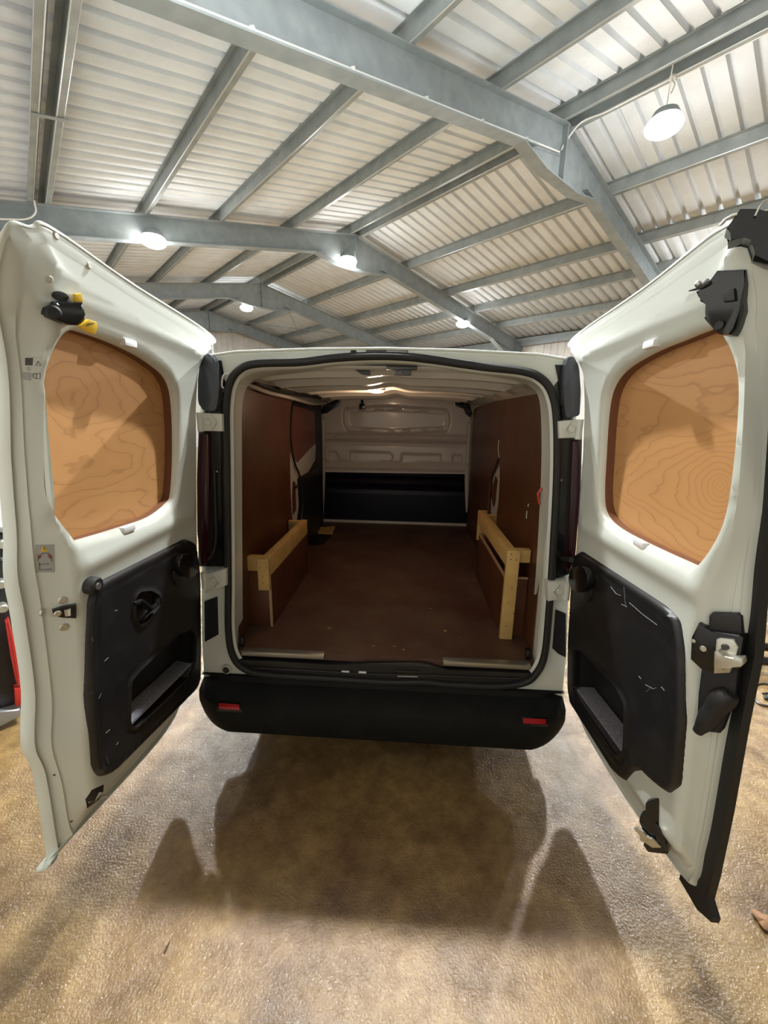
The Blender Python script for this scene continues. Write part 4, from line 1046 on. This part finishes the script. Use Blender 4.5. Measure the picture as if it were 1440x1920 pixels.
# top catch: black block with yellow tabs and the slot above it
decal('catch_slot', cL, [(112+16*math.cos(a), 555+9*math.sin(a)+3*math.cos(a)) for a in [k*math.pi/8 for k in range(16)]], DARKSTEEL, dL, .002)
q, n = cL(125, 590); n = np.array([1.0, -.25, -.15]); n /= np.linalg.norm(n)
def plane_poly(pts, q, n, off=0): return [on_plane(x, y, n, q+n*off) for x, y in pts]
blk = MB(); blk.prism(plane_poly(((92, 578), (105, 572), (107, 566), (157, 566), (160, 590), (162, 600), (150, 611), (130, 610), (100, 598), (91, 590)), q, n, .03), -n*.05, .008)
blk = blk.build('roof_catch', BLACKG, dL); blk['label'] = 'black door catch with yellow tabs'
MB().cyl(on_plane(101, 586, n, q+n*.028), on_plane(101, 586, n, q+n*.040), .016, 18, bev=.004).build('catch_roller', RUBBER, dL)
MB().prism(plane_poly(((142, 552), (153, 550), (157, 568), (142, 566)), q, n, .022), -n*.012, .002).build('yellow_tab', YELLOW, dL)
MB().prism(plane_poly(((149, 611), (167, 599), (182, 604), (184, 613), (180, 627), (168, 624)), q, n, .034), -n*.014, .003).build('yellow_tag', YELLOW, dL)
m = MB()
for k in range(5): m.tube(plane_poly(((162+3*k, 612-1*k), (165+3*k, 606-.2*k)), q, n, .035), .0007, 5)
m.build('tag_marks', STICKD, dL)
# two-lobed stop at the hinge side: disc on the trim + buffer
q, n = ctL(345, 1075)
o = MB().prism(plane_poly([(356+20*math.cos(a)*(.95), 1060+23*math.sin(a)) for a in [k*math.pi/10 for k in range(20)]], q, n, .035), -n*.04, .006).build('hinge_cover', BLACKG, dL)
MB().prism(plane_poly([(339+12*math.cos(a), 1078+21*math.sin(a)) for a in [k*math.pi/10 for k in range(20)]], q, n, .008), -n*.012, .003).build('hinge_cover_seat', BLACKP, dL)
# lower drain hole with a pale peg, two small marks
decal('drain_opening', cL, ((160, 1499), (172, 1481), (194, 1471), (193, 1485), (184, 1500), (163, 1515)), MATTEB, dL, .002)
p, n = cL(186, 1496)
if p is None: p, n = cL(180, 1490)
MB().tube([p, p+n*.02+np.array([0, .01, -.006])], .006, 10).build('drain_peg', CREAM, dL)
for p in ((134, 1540), (102, 1453)):
    q, n = cL(*p)
    if q is not None: MB().cyl(q-n*.002, q+n*.001, .004, 8).build('rust_spot', DIRT, dL)
# small studs along the top band
for p in ((92, 523), (167, 498), (105, 442)):
    q, n = cL(*p)
    if q is not None: stud('top_stud', cL, p, .008, .003, CREAM, dL, bev=.002)

# ---- right door furniture
# black seal and trim down the free edge
inner = [(1440, 700), (1421, 960), (1407, 1168), (1387, 1272), (1362, 1397), (1337, 1543), (1312, 1648), (1280, 1640), (1278, 1648), (1312, 1706), (1339, 1730), (1342, 1722), (1331, 1685), (1342, 1643), (1367, 1522), (1396, 1356), (1421, 1231), (1442, 960), (1462, 700)]
V2 = [tuple(hit(x, y, FRx, .010)) for x, y in inner]
V2 = [(-.872, 2.08)]+V2+[(-.905, 2.09)] if False else V2
Yz = np.array(V2)
strip = [(-.868, 1.80)]+[tuple(p) for p in Yz[1:-1]]+[(-.905, 1.80)]
strip = [(-.875, 2.06)]+[tuple(p) for p in Yz[:-1]]+[(-.906, 1.82), (-.895, 2.07)]
plate('edge_seal', strip, [], lambda V: sR(V, .018), lambda V: sR(V, -.004), RUBBER, dR, step=None)
# lock gear
p, n = cR(1350, 1215)
n = np.array([-.80, -.60, 0.0]); n /= np.linalg.norm(n)
def RP(pts, off, th, m_, nm, bev=.004, parent=dR): return MB().prism(plane_poly(pts, p, n, off+.018), -n*(th+.018), bev).build(nm, m_, parent)
RP(((1329, 1155), (1335, 1149), (1382, 1151), (1390, 1156), (1391, 1190), (1327, 1190)), .004, .02, BLACKP, 'lock_gaiter', .004)
RP(((1296, 1195), (1309, 1169), (1332, 1183), (1338, 1188), (1386, 1190), (1394, 1196), (1384, 1258), (1338, 1262), (1314, 1255), (1294, 1236)), .014, .03, BLACKG, 'lock_case', .005)
RP(((1315, 1255), (1340, 1255), (1384, 1255), (1378, 1300), (1350, 1375), (1322, 1372), (1306, 1360), (1310, 1300)), .003, .02, MATTEB, 'lock_recess', .003)
RP(((1343, 1199), (1350, 1197), (1376, 1200), (1384, 1215), (1378, 1235), (1368, 1262), (1338, 1263)), .022, .010, STEEL, 'lock_plate', .002)
RP(((1339, 1222), (1348, 1219), (1355, 1233), (1374, 1233), (1391, 1236), (1393, 1246), (1388, 1252), (1362, 1251), (1354, 1257), (1338, 1250)), .042, .014, STEEL, 'lock_lever', .003)
q = on_plane(1360, 1213, n, p+n*.040); MB().cyl(q, q+n*.005, .008, 16, bev=.002).build('lock_screw', DARKSTEEL, dR)
for a in ((1319, 1216), (1301, 1202)):
    q = on_plane(*a, n, p+n*.032); MB().cyl(q, q+n*.004, .008 if a[0] > 1310 else .005, 16, bev=.0015).build('lock_screw', STEEL, dR)
pts = plane_poly([(1372, 1300), (1350, 1315), (1330, 1345), (1308, 1372)], p, n, .02)
MB().tube(smooth_line(pts, 4), [.018, .022, .026, .028, .028, .026, .024, .024, .025, .022, .018, .014, .012], 12).build('rod_boot', RUBBER, dR)
# top black bracket with broken end
p2, n2 = cR(1340, 560); n2 = np.array([-.85, -.52, .0]); n2 /= np.linalg.norm(n2)
def TP(pts, off, th, m_, nm, bev=.003): return MB().prism(plane_poly(pts, p2, n2, off+.02), -n2*(th+.02), bev).build(nm, m_, dR)
b = TP(((1344, 507), (1398, 505), (1396, 530), (1389, 560), (1388, 580), (1375, 615), (1366, 627), (1348, 627), (1338, 618), (1319, 596), (1325, 585), (1326, 568), (1312, 565), (1313, 555), (1304, 547), (1318, 540), (1333, 528)), .02, .03, BLACKG, 'top_bracket'); b['label'] = 'black broken plastic bracket at the door top'
TP(((1353, 545), (1376, 540), (1378, 563), (1356, 566)), .028, .008, BLACKP, 'bracket_boss', .003)
q = on_plane(1349, 610, n2, p2+n2*.041); MB().cyl(q, q+n2*.003, .009, 14).build('bracket_hole', MATTEB, dR)
pts = plane_poly([(1292, 545), (1306, 541), (1318, 536), (1330, 527)], p2, n2, .042); MB().tube(pts, [.002, .004, .006, .008], 8).build('bracket_spur', DARKSTEEL, dR)
q = on_plane(1309, 532, n2, p2+n2*.044); MB().sphere(q, .007).build('bracket_rivet', STEEL, dR)
# wrecked black corner cap at the very top
p3, n3 = cR(1385, 450)
if p3 is None: p3 = np.array([.72, -.84, 2.09])
n3 = np.array([-.5, -.8, .0]); n3 /= np.linalg.norm(n3)
def CP(pts, off, th, m_, nm, bev=.002): return MB().prism(plane_poly(pts, p3, n3, off+.065), -n3*(th+.03), bev).build(nm, m_, dR)
CP(((1375, 410), (1388, 391), (1424, 391), (1436, 398), (1462, 385), (1480, 400), (1480, 500), (1440, 490), (1415, 478), (1417, 468), (1410, 447), (1395, 443), (1368, 452), (1372, 435), (1362, 428)), .0, .02, BLACKG, 'corner_cap')
pts = plane_poly([(1350, 423), (1360, 412), (1372, 405), (1382, 402)], p3, n3, .067); MB().tube(pts, .003, 6).build('torn_edge', STEEL, dR)
pts = plane_poly([(1416, 405), (1424, 388), (1432, 378), (1445, 372)], p3, n3, .07); MB().tube(pts, .002, 6).build('cap_wire', STEEL, dR)
# lower broken clip
p4, n4 = cR(1236, 1520); n4 = np.array([-.72, -.69, 0.0])
if p4 is None: p4 = np.array([.85, -.68, .5])
def BP(pts, off, th, m_, nm, bev=.002): return MB().prism(plane_poly(pts, p4, n4, off), -n4*th, bev).build(nm, m_, dR)
BP(((1210, 1508), (1235, 1497), (1244, 1525), (1252, 1565), (1252, 1602), (1215, 1598), (1206, 1585), (1212, 1570), (1198, 1540), (1200, 1530), (1212, 1530)), .0, .03, BLACKG, 'lower_bracket')
BP(((1188, 1554), (1196, 1552), (1206, 1560), (1212, 1570), (1222, 1572), (1240, 1590), (1222, 1590), (1208, 1578), (1200, 1576), (1200, 1566)), .012, .008, STEEL, 'torn_foil')
BP(((1228, 1545), (1246, 1562), (1248, 1588), (1232, 1578), (1226, 1560)), .008, .01, BLACKP, 'bracket_pad')
# hinge side buffer with highlight rim
q, n = ctR(1092, 1090)
MB().prism(plane_poly([(1083+18*math.cos(a), 1086+25*math.sin(a)) for a in [k*math.pi/10 for k in range(20)]], q, n, .035), -n*.04, .006).build('hinge_cover', BLACKG, dR)
MB().prism(plane_poly([(1098+11*math.cos(a), 1100+30*math.sin(a)) for a in [k*math.pi/10 for k in range(20)]], q, n, .006), -n*.012, .003).build('hinge_cover_seat', BLACKP, dR)
m = MB().tube([on_plane(1072, 1050, n, q+n*.02), on_plane(1050, 1045, n, q+n*.02), on_plane(1035, 1056, n, q+n*.01)], .012, 8); m.build('check_strap', DARKSTEEL, dR)
# scratches on the trims (worn pale marks)
SCR = mat('worn_scratch', (.16, .16, .165), .7)
m = MB()
def scratch(c, pts, r=.0012):
    P = []
    for x, y in pts:
        q, n = c(x, y)
        if q is not None: P.append(q+n*.0002)
    if len(P) > 1: m.tube(P, r, 5)
for a in (((1112, 1080), (1120, 1083)), ((1145, 1100), (1155, 1113), (1164, 1117)), ((1170, 1100), (1172, 1125), (1174, 1140)), ((1180, 1130), (1205, 1152), (1232, 1172)), ((1165, 1133), (1176, 1138)), ((1210, 1284), (1225, 1292), (1230, 1290)), ((1212, 1297), (1222, 1288)), ((1240, 1288), (1246, 1295)), ((1198, 1268), (1202, 1273))): scratch(ctR, a)
m.build('scratch_marks', SCR, dR)
m = MB()
for a in (((215, 1146), (220, 1144)), ((196, 1240), (203, 1233)), ((198, 1375), (206, 1368)), ((218, 1397), (222, 1391)), ((200, 1420), (203, 1432)), ((173, 1195), (174, 1203)), ((185, 1310), (190, 1300))): scratch(ctL, a, .001)
m.build('scratch_marks', SCR, dL)

# ================================================================== things around
# black and red machine behind the left door
B = oZ(20, 1365, 0); t = empty('workshop_machine', (B[0], B[1], 0)); tag(t, 'black and red workshop machine on a grey base, half hidden behind the left rear door', 'machine')
nm_ = (B-CAM)*[1, 1, 0]; nm_ /= np.linalg.norm(nm_); O0 = np.array([B[0], B[1], 0])
def mach(nm, pts, m_, th, off=0.0, bev=.01): return MB().prism([on_plane(x, y, nm_, B+nm_*off)-O0 for x, y in pts], nm_*th, bev).build(nm, m_, t)
Mx = Matrix.Rotation(R(44.5), 4, 'Z')
mach('body', ((-120, 1040), (12, 1052), (20, 1160), (30, 1250), (40, 1330), (-120, 1350)), BLACKP, .5, .06)
mach('head', ((-120, 1000), (8, 1002), (9, 1046), (-120, 1040)), BLACKG, .5, .04)
mach('top_tray', ((-120, 984), (9, 988), (9, 999), (-120, 994)), GREYM, .5, .02)
mach('red_panel', ((10, 1168), (17, 1160), (26, 1200), (37, 1262), (39, 1290), (30, 1280), (20, 1230)), REDM, .05, .0)
mach('red_block', ((27, 1292), (42, 1288), (42, 1322), (29, 1326)), REDM, .06, .0)
mach('base', ((-120, 1352), (3, 1338), (38, 1328), (40, 1342), (3, 1362), (-120, 1385)), GREYM, .5, .0)
for x, y in ((4, 1020), (2, 1095), (5, 1140)):
    c_ = on_plane(x, y, nm_, B+nm_*.02)-O0; MB().cyl(c_-nm_*.02, c_+nm_*.06, .022, 14, bev=.004).build('knob', STEEL, t)
# white appliance beyond it
B = oZ(-20, 1240, 0); t2 = empty('white_cabinet', (B[0]-.25, B[1]+.9, 0)); tag(t2, 'tall white cabinet behind the machine at the left edge of the photo', 'cabinet')
MB().box((-.3, -.3, 0), (.3, .3, 1.9), .02, Mx).build('body', WHITEP, t2)
MB().box((.3, -.28, .05), (.315, .28, 1.85), .005, Mx).build('door', WHITEP, t2)
MB().tube([Mx @ Vector((.33, -.2, .9)), Mx @ Vector((.33, -.2, 1.15))], .01, 8).build('handle', STEEL, t2)
# black stand with two rails and a loose cable at the right edge
a = oZ(1424, 1212, .12); b_ = oZ(1470, 1226, .12); a2 = oZ(1418, 1238, .10); b2 = oZ(1475, 1256, .10)
t = empty('trolley_jack', (a[0], a[1], 0)); tag(t, 'black tubular frame on the floor beyond the right rear door', 'frame')
o0 = Vector((a[0], a[1], 0))
MB().tube([Vector(a)-o0, Vector(b_)-o0+Vector((.25, .05, 0))], .03, 12).build('rail', BLACKG, t)
MB().tube([Vector(a2)-o0, Vector(b2)-o0+Vector((.25, .05, 0))], .03, 12).build('rail', BLACKG, t)
e1 = Vector(b_)-o0+Vector((.25, .05, 0)); e2 = Vector(b2)-o0+Vector((.25, .05, 0))
MB().tube([e1, e2], .03, 12).build('cross_tube', BLACKG, t)
for e in (e1, e2, Vector(a)-o0, Vector(a2)-o0): MB().cyl((e.x, e.y, 0), (e.x, e.y, e.z), .03, 12).build('foot', RUBBER, t)
t.name = 'tubular_frame'
pts = [oZ(x, y, .006) for x, y in ((1412, 1285), (1414, 1300), (1419, 1316), (1430, 1322), (1446, 1323), (1458, 1312), (1452, 1290), (1436, 1282), (1420, 1284), (1413, 1296))]
tag(MB().tube(smooth_line(pts, 6), .006, 8).build('loose_cable', DARKSTEEL), 'thin grey cable looped on the floor at the right edge of the photo', 'cable')
pts = [oZ(x, y, .012) for x, y in ((1431, 1301), (1438, 1300), (1444, 1303), (1436, 1310), (1434, 1304))]
tag(MB().tube(smooth_line(pts, 5), .007, 8).build('wire_offcut', RUBBER), 'small twist of black wire inside the loop of grey cable', 'wire')
# dry leaf and twig on the floor
c = oZ(1434, 1730, 0); N = 14; P = []
V = [(c[0], c[1], .012)]
for k in range(N):
    a = 2*math.pi*k/N; r_ = .028*(1+.35*math.cos(3*a)); V.append((c[0]+r_*math.cos(a)*1.3, c[1]+r_*math.sin(a), .004+.010*abs(math.sin(2*a))))
o = from_py('dry_leaf', V, [(0, k+1, (k+1) % N+1) for k in range(N)], LEAF); md = o.modifiers.new('t', 'SOLIDIFY'); md.thickness = .001
tag(o, 'curled dry brown leaf on the floor at the lower right edge', 'leaf')
tag(MB().tube([oZ(308, 1787, .004), oZ(312, 1777, .005), oZ(319, 1764, .004)], [.002, .003, .001], 6).build('twig', TWIG), 'tiny dark twig on the floor at lower left', 'twig')
